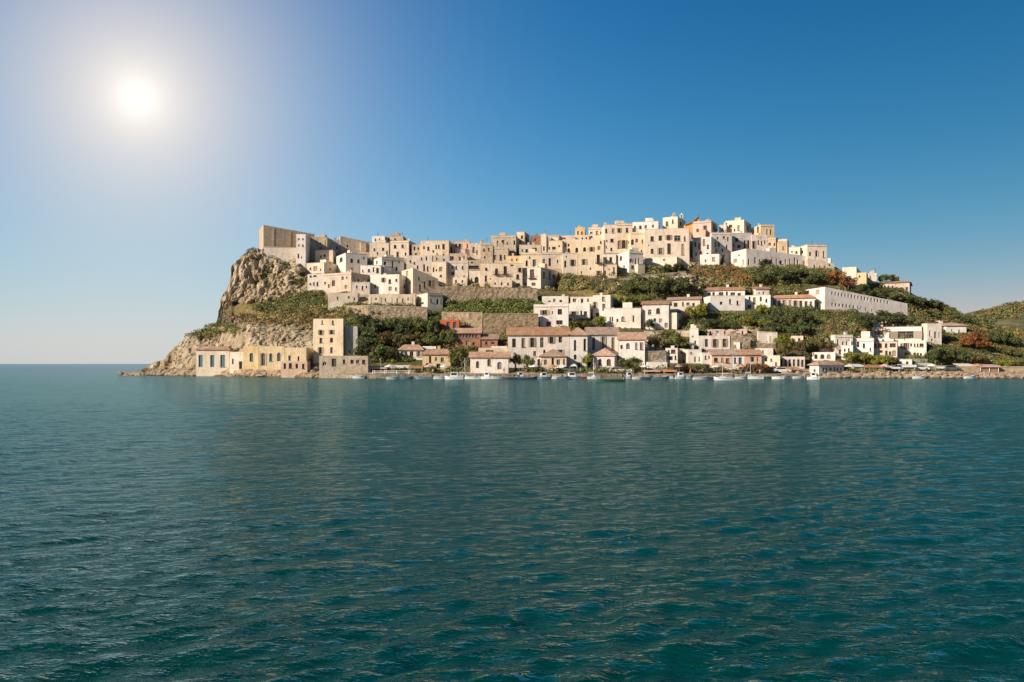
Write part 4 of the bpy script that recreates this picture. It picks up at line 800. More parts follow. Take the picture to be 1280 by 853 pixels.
    rk = mixc(nt, 'MULTIPLY', .6, rk, ramp(nt, nA, [(.35, (.62, .5, .36)), (.6, (1, 1, 1))]))
    up = nd(nt, 'ShaderNodeSeparateXYZ', {0: g.outputs['Normal']})
    moss = nd(nt, 'ShaderNodeMath', {0: ramp(nt, up.outputs[2], [(.45, 0.0), (.8, 1.0)]), 1: ramp(nt, nB_, [(.45, 0.0), (.6, 1.0)])}, operation='MULTIPLY')
    rk = mixc(nt, 'MIX', moss.outputs[0], rk, (0.10, 0.10, 0.035)); base = mixc(nt, 'MIX', s1.outputs[0], base, rk)
    tw = ramp(nt, nB_, [(.35, (0.22, 0.17, 0.10)), (.6, (0.45, 0.36, 0.24))]); base = mixc(nt, 'MIX', s2.outputs[0], base, tw)
    sh = ramp(nt, nC, [(.3, (0.22, 0.15, 0.09)), (.6, (0.50, 0.38, 0.24))]); base = mixc(nt, 'MIX', s2.outputs[1], base, sh)
    wet = nd(nt, 'ShaderNodeSeparateXYZ', {0: g.outputs['Position']}); base = mixc(nt, 'MULTIPLY', ramp(nt, wet.outputs[2], [(.25, 1.0), (.55, 0.0)]), base, (.35, .32, .28))
    nt.links.new(base, b.inputs['Base Color']); b.inputs['Roughness'].default_value = .95; b.inputs['Specular IOR Level'].default_value = .1
    bp = nd(nt, 'ShaderNodeBump', {'Height': nB_, 'Strength': .7, 'Distance': .5}); bp2 = nd(nt, 'ShaderNodeBump', {'Height': nC, 'Strength': .5, 'Distance': .25, 'Normal': bp.outputs[0]}); nt.links.new(bp2.outputs[0], b.inputs['Normal'])
    o = link('hill', me, m); tag(o, kind='structure'); return o, (pxs, X2, Yd2, Z2)
hill, GRID = hillside()
# far hill on the right
def far_hill():
    pxs = np.arange(1150, 1560, 2.0); TXf = [1150, 1190, 1213.7, 1235, 1253, 1277.7, 1320, 1400, 1560]; TYf = [425, 408, 394.5, 387.5, 382, 377.5, 371, 362, 350]
    top = np.interp(pxs, TXf, TYf); NR = 60; t = np.linspace(0, 1, NR); PY = 462 + (top[None, :] - 462)*t[:, None]; PX = np.repeat(pxs[None, :], NR, 0)
    Yd = 360 + 160*t[:, None]**1.1 + 0*PX; X = (PX - 640)/F*Yd; Z = HC + (HY - PY)/F*Yd; P = np.stack([X, Yd, Z], -1)
    n = fbm(P*.05, 4, 9); Z = Z + n*3*np.clip(t[:, None]*4, 0, 1)*np.clip((1 - t[:, None])*6, .15, 1)
    Xb = X[-1] + 20; X = np.vstack([X, X[-1], X[-1]]); Yb = Yd[-1]; Yd = np.vstack([Yd, Yb + 40, Yb + 160]); Z = np.vstack([Z, Z[-1] - 2, np.full_like(Z[-1], -3)])
    nr, nc = X.shape; V = np.stack([X, Yd, Z], -1).reshape(-1, 3); idx = np.arange(nr*nc).reshape(nr, nc); q = np.stack([idx[:-1, :-1], idx[:-1, 1:], idx[1:, 1:], idx[1:, :-1]], -1).reshape(-1, 4)
    me = bpy.data.meshes.new('far_hill'); me.from_pydata(V.tolist(), [], q.tolist()); me.update()
    m, nt, b = newmat('far hillside'); g = nd(nt, 'ShaderNodeNewGeometry')
    a = nd(nt, 'ShaderNodeTexNoise', {'Vector': g.outputs['Position'], 'Scale': .06, 'Detail': 6.0}); c = nd(nt, 'ShaderNodeTexNoise', {'Vector': g.outputs['Position'], 'Scale': .6, 'Detail': 5.0})
    base = mixc(nt, 'MIX', ramp(nt, a.outputs[0], [(.45, 0.0), (.6, .7)]), ramp(nt, c.outputs[0], [(.35, (.05, .055, .02)), (.65, (.12, .12, .04))]), (.26, .18, .09))
    nt.links.new(base, b.inputs['Base Color']); b.inputs['Roughness'].default_value = 1
    o = link('far_hill', me, m, None); tag(o, kind='structure'); me.polygons.foreach_set('use_smooth', [True]*len(me.polygons)); return (TXf, TYf)
FH = far_hill()
# quay
def quay():
    runs = [(232, 392, 1.0), (392, 1060, 1.1)]; mb = MB()
    px = 300; 
    prev = None
    for px in np.arange(398, 1000, 8):
        Y = float(Ymap(px, 471)) - 2.0 + 0.8*math.sin(px*.05); x = (px - 640)/F*Y; p = Vector((x, Y, 0))
        if prev is not None:
            mb.quad(prev + Vector((0, 0, -1)), p + Vector((0, 0, -1)), p + Vector((0, 0, .95)), prev + Vector((0, 0, .95)))
            mb.quad(prev + Vector((0, 0, .95)), p + Vector((0, 0, .95)), p + Vector((0, 7, 1.25)), prev + Vector((0, 7, 1.25)))
        prev = p
    o = mb.build('quay', M['rubble']); tag(o, kind='structure')
quay()
# ------------------------------------------------------------------ sea
def sea():
    ys = [-40, -25, -12, -4, 0, 3]; y = 5.0
    while y < 420: ys.append(y); y += max(0.045, 0.0052*y)
    while y < 40000: ys.append(y); y *= 1.12
    ys = np.array(ys); NC = 760; u = np.linspace(-1, 1, NC); u = np.sign(u)*np.abs(u)**1.15
    hw = np.where(ys < 500, (ys + 16)*0.95, (ys + 16)*0.95 + (ys - 500)*1.2); hw = np.maximum(hw, 22)
    X = u[None, :]*hw[:, None]; Y = np.repeat(ys[:, None], NC, 1); Z = np.zeros_like(X); DX = np.zeros_like(X)
    X[:, 0] = np.minimum(X[:, 0], -900); X[:, 1] = np.minimum(X[:, 1], -300); X[:, -1] = np.maximum(X[:, -1], 900); X[:, -2] = np.maximum(X[:, -2], 300)
    near = (ys < 330) & (ys > 3); dy = np.gradient(ys); sp = np.maximum(np.abs(dy)[:, None], np.gradient(X, axis=1))[near]
    rg = np.random.RandomState(4); x = X[near]; yy = Y[near]; z = np.zeros_like(x); main = math.radians(-62)
    lum = 0.55 + 0.9*np.clip(fbm(np.stack([x*.05, yy*.03, x*0], -1), 3, 40) + .35, 0, 1)
    for k in range(110):
        lam = 0.22*(11/0.22)**(rg.rand()**1.1); th = main + rg.normal(0, .55); kk = 2*math.pi/lam
        slope = 0.031*(1.0 if lam < .9 else (.9/lam)**1.1)*(.85 if lam < .35 else 1)*(.8 if lam > 2 else 1)
        att = np.clip((lam/sp - 2.2)/3, 0, 1); ph = kk*(x*math.cos(th) + yy*math.sin(th)) + rg.rand()*6.28
        s = np.sin(ph); z += att*slope/kk*(s + 0.25*np.cos(2*ph))*lum
    Z[near] = z
    nr, nc = X.shape; V = np.stack([X, Y, Z], -1).reshape(-1, 3); idx = np.arange(nr*nc).reshape(nr, nc); q = np.stack([idx[:-1, :-1], idx[:-1, 1:], idx[1:, 1:], idx[1:, :-1]], -1).reshape(-1, 4)
    me = bpy.data.meshes.new('sea'); me.vertices.add(len(V)); me.vertices.foreach_set('co', V.reshape(-1).astype(np.float32))
    me.loops.add(len(q)*4); me.loops.foreach_set('vertex_index', q.reshape(-1).astype(np.int32)); me.polygons.add(len(q)); me.polygons.foreach_set('loop_start', np.arange(0, len(q)*4, 4, dtype=np.int32))
    me.update(calc_edges=True); me.validate(); me.polygons.foreach_set('use_smooth', [True]*len(me.polygons))
    m, nt, b = newmat('sea water'); g = nd(nt, 'ShaderNodeNewGeometry'); nt.nodes.remove(b); mo = nt.nodes['Material Output']
    mp = nd(nt, 'ShaderNodeMapping', {'Vector': g.outputs['Position'], 'Rotation': (0, 0, R(-28)), 'Scale': (.5, 1.0, 1)})
    n1 = nd(nt, 'ShaderNodeTexNoise', {'Vector': mp.outputs[0], 'Scale': 3.2, 'Detail': 5.0, 'Roughness': .6}); n2 = nd(nt, 'ShaderNodeTexNoise', {'Vector': mp.outputs[0], 'Scale': .9, 'Detail': 6.0, 'Roughness': .65})
    n3 = nd(nt, 'ShaderNodeTexNoise', {'Vector': g.outputs['Position'], 'Scale': .012, 'Detail': 3.0})
    b1 = nd(nt, 'ShaderNodeBump', {'Height': n2.outputs[0], 'Strength': 1.0, 'Distance': .26}); b2 = nd(nt, 'ShaderNodeBump', {'Height': n1.outputs[0], 'Strength': 1.0, 'Distance': .05, 'Normal': b1.outputs[0]})
    # sunlit water body under a wave-roughened surface whose slopes keep the grazing reflection below a mirror's
    teal = mixc(nt, 'MIX', ramp(nt, n3.outputs[0], [(.35, 0.0), (.65, 1.0)]), (0.0001, 0.036, 0.028), (0.0002, 0.054, 0.046))
    sp_ = nd(nt, 'ShaderNodeSeparateXYZ', {0: g.outputs['Position']})           # sky reflected by farther water, put into the body colour
    off = nd(nt, 'ShaderNodeMapRange', {'Value': sp_.outputs[1], 'From Min': 8.0, 'From Max': 90.0}); offx = nd(nt, 'ShaderNodeMapRange', {'Value': sp_.outputs[0], 'From Min': 20.0, 'From Max': -90.0, 'To Min': .6})
    sky_fac = nd(nt, 'ShaderNodeMath', {0: off.outputs[0], 1: offx.outputs[0]}, operation='MULTIPLY'); teal = mixc(nt, 'MIX', sky_fac.outputs[0], teal, (0.0003, 0.105, 0.112))
    deep = nd(nt, 'ShaderNodeMapRange', {'Value': sp_.outputs[1], 'From Min': 140.0, 'From Max': 700.0}); teal = mixc(nt, 'MIX', deep.outputs[0], teal, (0.0005, 0.055, 0.17))  # far blue: reflection of the higher sky painted into the body colour
    dif = nd(nt, 'ShaderNodeBsdfDiffuse', {'Color': teal})
    gl = nd(nt, 'ShaderNodeBsdfGlossy', {'Color': (.84, 1.0, .96, 1), 'Roughness': .07, 'Normal': b2.outputs[0]}); fr = nd(nt, 'ShaderNodeFresnel', {'IOR': 1.333, 'Normal': b2.outputs[0]})
    pw = nd(nt, 'ShaderNodeMath', {0: fr.outputs[0], 1: 1.15}, operation='POWER')
    fc = nd(nt, 'ShaderNodeMath', {0: nd(nt, 'ShaderNodeMath', {0: pw.outputs[0], 1: 1.0}, operation='MULTIPLY').outputs[0], 1: .50}, operation='MINIMUM')
    mx = nd(nt, 'ShaderNodeMixShader', {0: fc.outputs[0], 1: dif.outputs[0], 2: gl.outputs[0]}); nt.links.new(mx.outputs[0], mo.inputs[0])
    o = link('sea', me, m); tag(o, kind='structure')
sea()
# ------------------------------------------------------------------ trees and scrub
def leaf_quads(cen, rad, n, size, rg, squash=1.0):
    d = rg.normal(size=(n, 3)); d /= np.linalg.norm(d, axis=1)[:, None]; r = rad*(0.55 + 0.5*rg.rand(n)**.5)
    p = cen + d*r[:, None]*np.array([1, 1, squash]); nrm = d + rg.normal(size=(n, 3))*.55; nrm /= np.linalg.norm(nrm, axis=1)[:, None]
    a = np.cross(nrm, rg.normal(size=(n, 3))); a /= np.linalg.norm(a, axis=1)[:, None]; b = np.cross(nrm, a); s = size*(0.6 + .8*rg.rand(n))[:, None]
    return np.stack([p - a*s - b*s*.6, p + a*s - b*s*.6, p + a*s + b*s*.6, p - a*s + b*s*.6], 1)
def quads_mesh(name, Q, shade):
    me = bpy.data.meshes.new(name); V = Q.reshape(-1, 3); n = len(Q)
    me.vertices.add(len(V)); me.vertices.foreach_set('co', V.reshape(-1).astype(np.float32)); me.loops.add(n*4); me.loops.foreach_set('vertex_index', np.arange(n*4, dtype=np.int32))
    me.polygons.add(n); me.polygons.foreach_set('loop_start', np.arange(0, n*4, 4, dtype=np.int32)); me.update(calc_edges=True)
    if shade.ndim == 1:
        at = me.attributes.new('shade', 'FLOAT', 'FACE'); at.data.foreach_set('value', shade.astype(np.float32))
    else:
        at = me.attributes.new('tone', 'FLOAT_COLOR', 'FACE'); at.data.foreach_set('color', np.concatenate([shade, np.ones((n, 1))], 1).reshape(-1).astype(np.float32))
    return me
CROWN = []; TRUNK = []
for sd in range(9):
    rg = np.random.RandomState(100 + sd); qs = []; sh = []; tall = sd % 3 == 2; K = 30
    for i in range(K):
        d = rg.normal(size=3); d /= np.linalg.norm(d); d[2] = abs(d[2])*.9 - .25; rr = .3 + .6*rg.rand()**.8
        c = np.array([d[0]*rr*1.05, d[1]*rr*1.05, d[2]*rr]); rad = .11 + .2*rg.rand(); n = int(95*(rad/.25)**2)
        qs.append(leaf_quads(c, rad, n, .042, rg, .8)); sh.append(np.full(n, .75 + .5*rg.rand())*(0.8 + .4*rg.rand(n)))
    me = quads_mesh('crown', np.concatenate(qs), np.concatenate(sh)); CROWN.append(me)
for sd in range(4):
    rg = random.Random(sd); t = MB(); top = Vector((rg.uniform(-.1, .1), rg.uniform(-.1, .1), .55)); t.tube([(0, 0, -.12), (top.x*.3, top.y*.5, .2), top], [.06, .045, .03], 7)
    for q in range(6):
        an = q*1.05 + rg.random(); t.tube([top*(.65 + .05*q), top + Vector((math.cos(an)*.3, math.sin(an)*.3, .12 + .04*q)), top + Vector((math.cos(an)*.5, math.sin(an)*.5, .3 + .05*q))], [.022, .015, .006], 5)
    TRUNK.append(mesh('trunk', t.v, t.f, True)); TRUNK[-1].materials.append(M['bark'])
CW = {}
def crown_mesh(i, pal):
    if (i, pal) not in CW:
        me = CROWN[i].copy(); me.materials.append(LEAF[pal]); CW[(i, pal)] = me
    return CW[(i, pal)]
trnd = random.Random(9); TN = {'bush': 'shrub'}
def tree(cx, ytop, ybase, w, pal, label, name='tree', cat='tree', group=None, dy=0.0, trunk=None):
    trunk = (.3 if ybase > 438 and cx > 560 and w < 21 else .02) if trunk is None else trunk
    Y = float(Ymap(cx, ybase)) + dy; g = pt(cx, ybase, Y); Hm = (ybase - ytop)/F*Y; Wm = w/F*Y
    r = empty(name, g); tag(r, label, cat, group); i = trnd.randrange(9)
    c = bpy.data.objects.new('crown', crown_mesh(i, pal)); COL.objects.link(c); c.parent = r
    ch = Hm*(1 - trunk*.6); c.scale = (Wm/1.75, Wm/1.75*trnd.uniform(.85, 1.1), ch/1.35); c.location = (0, 0, Hm - ch*.52); c.rotation_euler = (0, 0, trnd.uniform(0, 6.28))
    t = bpy.data.objects.new('trunk', TRUNK[trnd.randrange(4)]); COL.objects.link(t); t.parent = r; t.scale = (Hm*1.0, Hm*1.0, Hm*.85); t.rotation_euler = (0, 0, trnd.uniform(0, 6.28))
    return r
T = tree
for a in [
 (872,377,404,32,'bright','large round bright green tree below the cream villa'),
 (779,447,466,19,'green','left of two bushy green trees on the quay before the brown shuttered house'),
 (794,445,466,19,'green','right of two bushy green trees on the quay before the brown shuttered house'),
 (819,417,441,28,'olive','olive green tree under the arched window villa'),
 (846,416,440,30,'green','broad green tree between the two villas and the balcony house'),
 (575,432,464,28,'green','dark green tree standing before the yellow stone quay house'),
 (560,410,433,22,'green','bushy tree in front of the bright red house'),
 (645,440,464,14,'olive','yellowish olive tree at the left end of the long waterfront house'),
 (659,442,465,16,'green','darker olive tree in front of the long waterfront house'),
 (719,398,412,16,'olive','shrubby tree under the low wide windows of the joined white house'),
 (733,400,412,18,'green','green garden tree between the joined white house and the chapel like house'),
 (750,394,411,14,'bright','yellow green tree beside the arched cellar opening'),
 (735,440,462,14,'bright','slender yellow green tree left of the white quay cottage'),
 (775,370,385,18,'bright','bright green tree on the slope above the chapel like house'),
 (790,368,385,22,'bright','second bright green tree on the slope with a wide crown'),
 (806,368,384,18,'green','green tree on the slope above the tiled gable villa'),
 (787,351,370,22,'dark','dark tree on the rock slope under the road wall'),
 (816,347,371,26,'dark','large dark tree in the middle of the rock slope'),
 (834,346,372,24,'dark','dark bushy tree on the rock slope below the road wall end'),
 (852,344,371,24,'dark','dark tree on the rock slope next to the bare rock face'),
 (848,327,342,22,'dark','round dark tree at the foot of the massive tan house'),
 (834,329,341,13,'dark','small dark tree left of the round one at the massive tan house'),
 (979,416,434,22,'bright','top half of the tall rounded yellow green tree above the quay row'),
 (981,427,452,20,'olive','tall olive coloured tree with an orange tinge behind the quay row'),
 (935,396,412,24,'bright','bright green bush tree left of the dark wood under the hotel row'),
 (954,399,413,24,'bright','flat bright green tree at the edge of the dark wood'),
 (951,379,396,16,'bright','small light green tree directly below the white hotel row'),
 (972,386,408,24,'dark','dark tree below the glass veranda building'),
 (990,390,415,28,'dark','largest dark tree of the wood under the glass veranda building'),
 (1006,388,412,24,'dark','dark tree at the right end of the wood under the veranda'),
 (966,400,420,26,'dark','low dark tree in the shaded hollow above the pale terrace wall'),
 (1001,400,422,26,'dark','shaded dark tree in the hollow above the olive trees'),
 (1006,424,444,24,'olive','olive tree left of the white shaded house'),
 (1022,421,440,26,'olive','wide olive tree with yellow top above the boathouse'),
 (1036,424,442,20,'olive','olive tree touching the wall of the white shaded house'),
 (1064,439,456,20,'bright','bright green pine like tree below the white shaded house'),
 (1081,440,457,20,'bright','second bright green tree before the plain white house'),
 (1100,443,459,22,'bright','bright green tree under the deep dark balconies'),
 (1115,445,460,20,'green','green tree under the right lower wing of the hillside villa'),
 (1085,392,412,30,'dark','dark tree under the windows of the long convent building'),
 (1105,386,410,34,'dark','broad dark tree rising against the long convent building'),
 (1122,390,412,26,'dark','dark tree at the right end of the long convent building'),
 (1145,395,412,26,'dark','dark tree between the convent building and the tall narrow white house'),
 (1104,342.5,355,13,'green','small tree on the ridge roof line left of the pair'),
 (1113,342.5,355,14,'dark','middle dark tree on the ridge above the thin orange roof'),
 (1120,345,355,10,'green','rightmost small tree above the thin orange roof'),
 (1151,370,385,18,'dark','dark ridge tree right after the low grey house'),
 (1163,373,389,20,'dark','dark ridge tree second after the low grey house'),
 (1176,377,392,20,'dark','middle dark tree of the descending ridge line'),
 (1188,383,398,18,'green','green ridge tree above the detached bungalow'),
 (1198,388,402,18,'dark','dark ridge tree near the dip between the hills'),
 (1208,394,408,18,'dark','lowest dark ridge tree at the dip between the hills'),
 (1219,415,441,30,'orange','orange brown autumn tree below the detached bungalow'),
 (1207,420,440,18,'orange','smaller rust coloured tree left of the orange brown autumn tree'),
 (1246,410,434,24,'dark','dark tree left of the pair by the bare tan patch'),
 (1262,414,436,24,'dark','dark tree right of the pair by the bare tan patch'),
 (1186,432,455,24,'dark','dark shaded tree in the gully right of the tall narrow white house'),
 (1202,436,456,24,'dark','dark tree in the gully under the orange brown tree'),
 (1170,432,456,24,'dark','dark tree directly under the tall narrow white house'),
 (1222,440,458,22,'olive','olive tree above the pink roofed shore pavilion'),
 (1258,449,463,22,'bright','bright green shore bush right of the pink roofed pavilion'),
 (1275,450,463,18,'green','green shore bush at the right edge of the picture'),
 (1262,434,450,22,'olive','olive green tree in the middle of the far right slope'),
 (842,454,467,15,'olive','quay tree just right of the low blank white shed'),
 (855,454,467,14,'brown','brownish quay tree before the white cube house'),
 (867,455,467,14,'olive','olive quay tree before the right end of the white cube house'),
 (881,454,467,15,'green','green quay tree before the narrow white row house'),
 (936,454,468,11,'brown','bare brown tree before the tan quay house'),
 (945,453,468,12,'brown','second bare brown tree before the tan quay house'),
 (957,455,468,12,'orange','reddish bare tree before the plain tan quay house'),
 (958,323.5,334,16,'dark','dark shrub growing against the middle of the long white row'),
 (812,398,414,16,'dark','dark round tree under the two arched windows'),
 (893,398,413,26,'dark','dark tree right of the large round bright one'),
 (915,402,414,20,'dark','low dark tree on the garden rocks under the big blank wall'),
 (1000,336,352,28,'dark','dark tree mass under the right end of the long white row'),
 (975,334,356,30,'dark','dark tree below the middle of the long white row'),
 (953,338,358,24,'dark','dark tree above the small white gabled house'),
 (1022,340,358,26,'dark','dark sage tree above the left end of the convent building'),
 (1043,337,356,26,'orange','brown golden tree above the convent building near the ridge'),
 (1060,345,362,26,'brown','brown tree on the slope left of the yellow annex'),
 (1077,354,370,24,'dark','dark tree under the yellow annex'),
 (1096,360,376,26,'dark','dark tree under the low pale block on the ridge'),
 (1118,364,382,26,'dark','dark tree in front of the low grey ridge house'),
 (1137,368,384,20,'dark','dark tree at the right corner of the low grey ridge house')]:
    T(*a)
WOOD = 'trees of the wooded gully right of the tall cream tower'
for k, a in enumerate([(455,392,412,26,'dark','first tree of the gully wood from the left, highest on the slope'), (470,398,420,26,'dark','dark tree high in the gully wood under the long stone wall'), (489,396,418,26,'green','green tree in the gully wood under the low pale building'),
 (506,400,424,26,'dark','dark tree in the upper right gully wood'), (524,396,422,26,'green','green tree of the gully wood under the cream corner house'), (541,398,424,24,'dark','dark tree of the gully wood beside the red house'),
 (462,412,440,30,'dark','big dark tree in the shaded middle of the gully wood'), (482,414,440,28,'brown','brownish tree with a leaning trunk in the gully wood'), (500,416,440,26,'olive','pale olive tree low in the gully wood'),
 (520,414,436,26,'olive','olive tree above the shuttered white house'), (538,414,436,24,'green','green tree between the white shuttered house and the red house'), (455,426,450,22,'dark','dark low tree just right of the blank grey wing'), (475,430,452,24,'green','low green tree above the quay terrace'), (490,432,453,20,'dark','low dark tree left of the shuttered white house')]):
    T(*a, group=WOOD)
# low scrub: uncountable, one object
def scrub():
    rg = np.random.RandomState(77)
    pal = {'dark': (.075, .09, .035), 'green': (.12, .135, .04), 'bright': (.17, .19, .04), 'olive': (.19, .17, .07), 'brown': (.19, .115, .05), 'orange': (.30, .16, .045), 'straw': (.36, .28, .12)}
    S = [(370,385,55,11,260,['green','dark','olive','olive']), (355,345,30,16,60,['green','olive','dark']), (345,322,22,8,25,['olive','dark']), (312,318,10,7,16,['dark','olive']), (400,375,45,9,150,['green','dark','green']),
         (420,392,40,8,90,['olive','brown','straw']), (340,400,55,7,90,['olive','straw','brown']), (270,412,35,6,70,['green','olive']), (250,418,25,6,40,['green','olive','straw']), (400,405,30,10,40,['olive','brown']),
         (620,383,60,7,340,['green','bright','green','dark']), (620,373.5,52,2.4,130,['bright','green']), (725,350,32,6,240,['dark','olive','brown']), (705,358,30,6,70,['olive','straw','green']), (760,358,25,9,90,['straw','olive','dark']),
         (815,362,50,12,260,['dark','dark','olive','green']), (872,352,28,18,120,['dark','olive','brown']), (905,348,28,14,220,['orange','brown','olive','brown','dark']), (930,356,24,10,140,['orange','brown','olive']),
         (985,345,55,12,420,['dark','dark','olive','green']), (1045,350,40,14,320,['dark','brown','orange','olive']), (1090,366,50,10,280,['dark','dark','brown']), (1130,378,26,9,120,['dark','olive']), (790,336,24,4,110,['dark','green']), (825,337,30,4,80,['dark','olive']),
         (470,415,60,26,420,['dark','dark','green','olive']), (520,408,40,20,200,['dark','green']), (440,404,18,12,60,['green','dark']), (440,388,20,6,60,['green','dark','olive']), (480,448,45,5,120,['bright','green','olive']),
         (575,436,30,8,60,['green','brown']), (640,428,12,14,50,['brown','olive']), (700,408,40,4,60,['green','olive']), (780,404,40,5,60,['green','olive']), (840,402,28,10,90,['olive','green','brown']), (900,405,50,12,220,['dark','green','olive']),
         (985,402,50,18,520,['dark','dark','dark','green']), (1040,405,40,14,280,['dark','green','olive','brown']), (1010,428,40,10,180,['olive','green','brown']), (1050,412,35,10,120,['brown','olive','green']), (1100,398,44,12,300,['dark','dark','green']),
         (1150,392,40,14,360,['dark','dark','olive','brown']), (1175,400,30,10,160,['olive','brown','dark']), (1190,425,40,18,420,['dark','brown','dark','olive']), (1235,430,50,24,620,['dark','olive','green','brown','orange']), (1290,430,60,26,480,['dark','olive','green']),
         (1200,445,60,10,320,['dark','green','dark']), (1260,452,50,8,220,['green','olive','dark']), (1130,452,70,5,170,['dark','green']), (930,432,20,10,70,['brown','olive']), (880,414,26,5,50,['olive','green']), (1225,405,30,7,160,['dark','green','olive']), (985,362,55,7,260,['dark','green','olive','brown']), (880,360,60,5,160,['dark','olive','straw']), (1075,378,40,6,90,['dark','olive']), (560,464,70,2.5,50,['green','olive']), (760,465,120,2.5,90,['green','olive','dark']), (930,464,60,3,60,['olive','brown']), (1100,463,80,2.5,70,['green','olive']), (484,383.5,50,2,60,['green','olive']), (610,357.5,60,1.6,50,['olive','green']), (575,391,25,1.6,30,['green','olive']), (637,392.5,36,1.5,60,['bright','green']), (640,404,30,8,24,['olive']), (610,368,55,7,36,['olive','straw']), (484,389,48,5,30,['olive','green','dark'],-3.2), (610,364,58,8,36,['olive','green','straw'],-2.4), (590,402,36,8,26,['olive','dark'],-1.4), (640,404,32,9,26,['olive','green'],-1.4), (800,345,50,4,22,['olive','dark'],-1.4), (840,418,26,2.5,10,['olive','green'],-1.4), (560,372,10,8,14,['dark','olive'],-2.4), (1390,430,70,24,300,['dark','olive'])]
    qs = []; cs = []
    for ent in S:
        cx, cy, rx, ry, n, ps = ent[:6]; yo = ent[6] if len(ent) > 6 else 0.0
        for i in range(int(n*1.5)):
            r = math.sqrt(rg.rand()); t = rg.rand()*6.283; px = cx + rx*r*math.cos(t); py = cy + ry*r*math.sin(t)
            if py < np.interp(px, TX, TY): continue
            g = ground(px, py + 0)
            if yo: g = pt(px, py, g.y + yo)
            if not yo and any(min(c.x for c in C) - .2 < g.x < max(c.x for c in C) + .2 and min(c.y for c in C) - .2 < g.y < max(c.y for c in C) for C, *_ in FOOT): continue
            rad = rg.uniform(.5, 1.5); m = int(46*rad**1.5) + 12; q = leaf_quads(np.array([g.x, g.y, g.z + rad*.25]), rad, m, .15, rg, .65)
            col = np.array(pal[ps[rg.randint(len(ps))]])*(.85 + .7*rg.rand()); qs.append(q); cs.append(col[None, :]*(0.75 + .5*rg.rand(m))[:, None])
    # fringe on the far hill
    TXf, TYf = FH
    for i in range(2600):
        px = rg.uniform(1185, 1400); t = rg.rand()**.8; top = np.interp(px, TXf, TYf); py = 462 + (top - 462)*t
        if abs(px - 1265) < 34 and 398 < py < 420 and rg.rand() < .9: continue
        Yv = 360 + 160*t**1.1; g = pt(px, py, Yv - 1.5); rad = rg.uniform(.9, 2.6); m = 40
        q = leaf_quads(np.array([g.x, g.y, g.z]), rad, m, .34, rg, .7); col = np.array(pal[['olive', 'dark', 'green', 'olive', 'brown'][rg.randint(5)]])*(.8 + .5*rg.rand()); qs.append(q); cs.append(col[None, :]*(0.8 + .4*rg.rand(m))[:, None])
    me = quads_mesh('scrub', np.concatenate(qs), np.concatenate(cs)); m, nt, b = newmat('scrub leaves')
    a = nd(nt, 'ShaderNodeAttribute', attribute_name='tone'); nt.links.new(a.outputs['Color'], b.inputs['Base Color']); b.inputs['Roughness'].default_value = .8; b.inputs['Specular IOR Level'].default_value = .1
    o = link('scrub', me, m); tag(o, 'low scrub and bushes covering the slopes around the town', 'scrub', kind='stuff')
scrub()
# shore rocks: uncountable rubble
def rocks():
    rg = np.random.RandomState(12); vs_, fs = [], []; t = (1 + 5**.5)/2
    ico = np.array([(-1,t,0),(1,t,0),(-1,-t,0),(1,-t,0),(0,-1,t),(0,1,t),(0,-1,-t),(0,1,-t),(t,0,-1),(t,0,1),(-t,0,-1),(-t,0,1)], float)/1.9
    fc = [(0,11,5),(0,5,1),(0,1,7),(0,7,10),(0,10,11),(1,5,9),(5,11,4),(11,10,2),(10,7,6),(7,1,8),(3,9,4),(3,4,2),(3,2,6),(3,6,8),(3,8,9),(4,9,5),(2,4,11),(6,2,10),(8,6,7),(9,8,1)]
    spots = []
    for i in range(620):
        px = rg.uniform(150, 400) if i < 330 else rg.uniform(980, 1300); py = np.interp(px, [150, 200, 260, 330, 400, 980, 1300], [470, 469.5, 469, 470.5, 472, 472.5, 472.5]) - (rg.rand()**1.6)*(7 if px > 230 else 5)
        if i < 120: px = rg.uniform(158, 250); py = 469.6 - rg.rand()*3
        spots.append((px, py))
    for i in range(170): px = rg.uniform(912, 942); spots.append((px, np.interp(px, [912, 942], [416, 426]) + rg.rand()*14))
    for px, py in spots:
        g = ground(px, py); s = rg.uniform(.25, .95)*(1 if py > 455 else .8); v = ico*(1 + .35*(rg.rand(12, 1) - .5)) + rg.normal(size=(12, 3))*.12
        v = v*np.array([s*rg.uniform(.9, 1.7), s, s*rg.uniform(.5, .8)]) + np.array([g.x, g.y, g.z + .05]); n = len(vs_); vs_ += v.tolist(); fs += [tuple(n + k for k in f) for f in fc]
    me = mesh('shore_rocks', vs_, fs); o = link('shore_rocks', me, wallmat('shore boulders', (0.42, 0.32, 0.22), .5, .3)); tag(o, 'tan boulders and rubble along the water line', 'rocks', kind='stuff')
rocks()
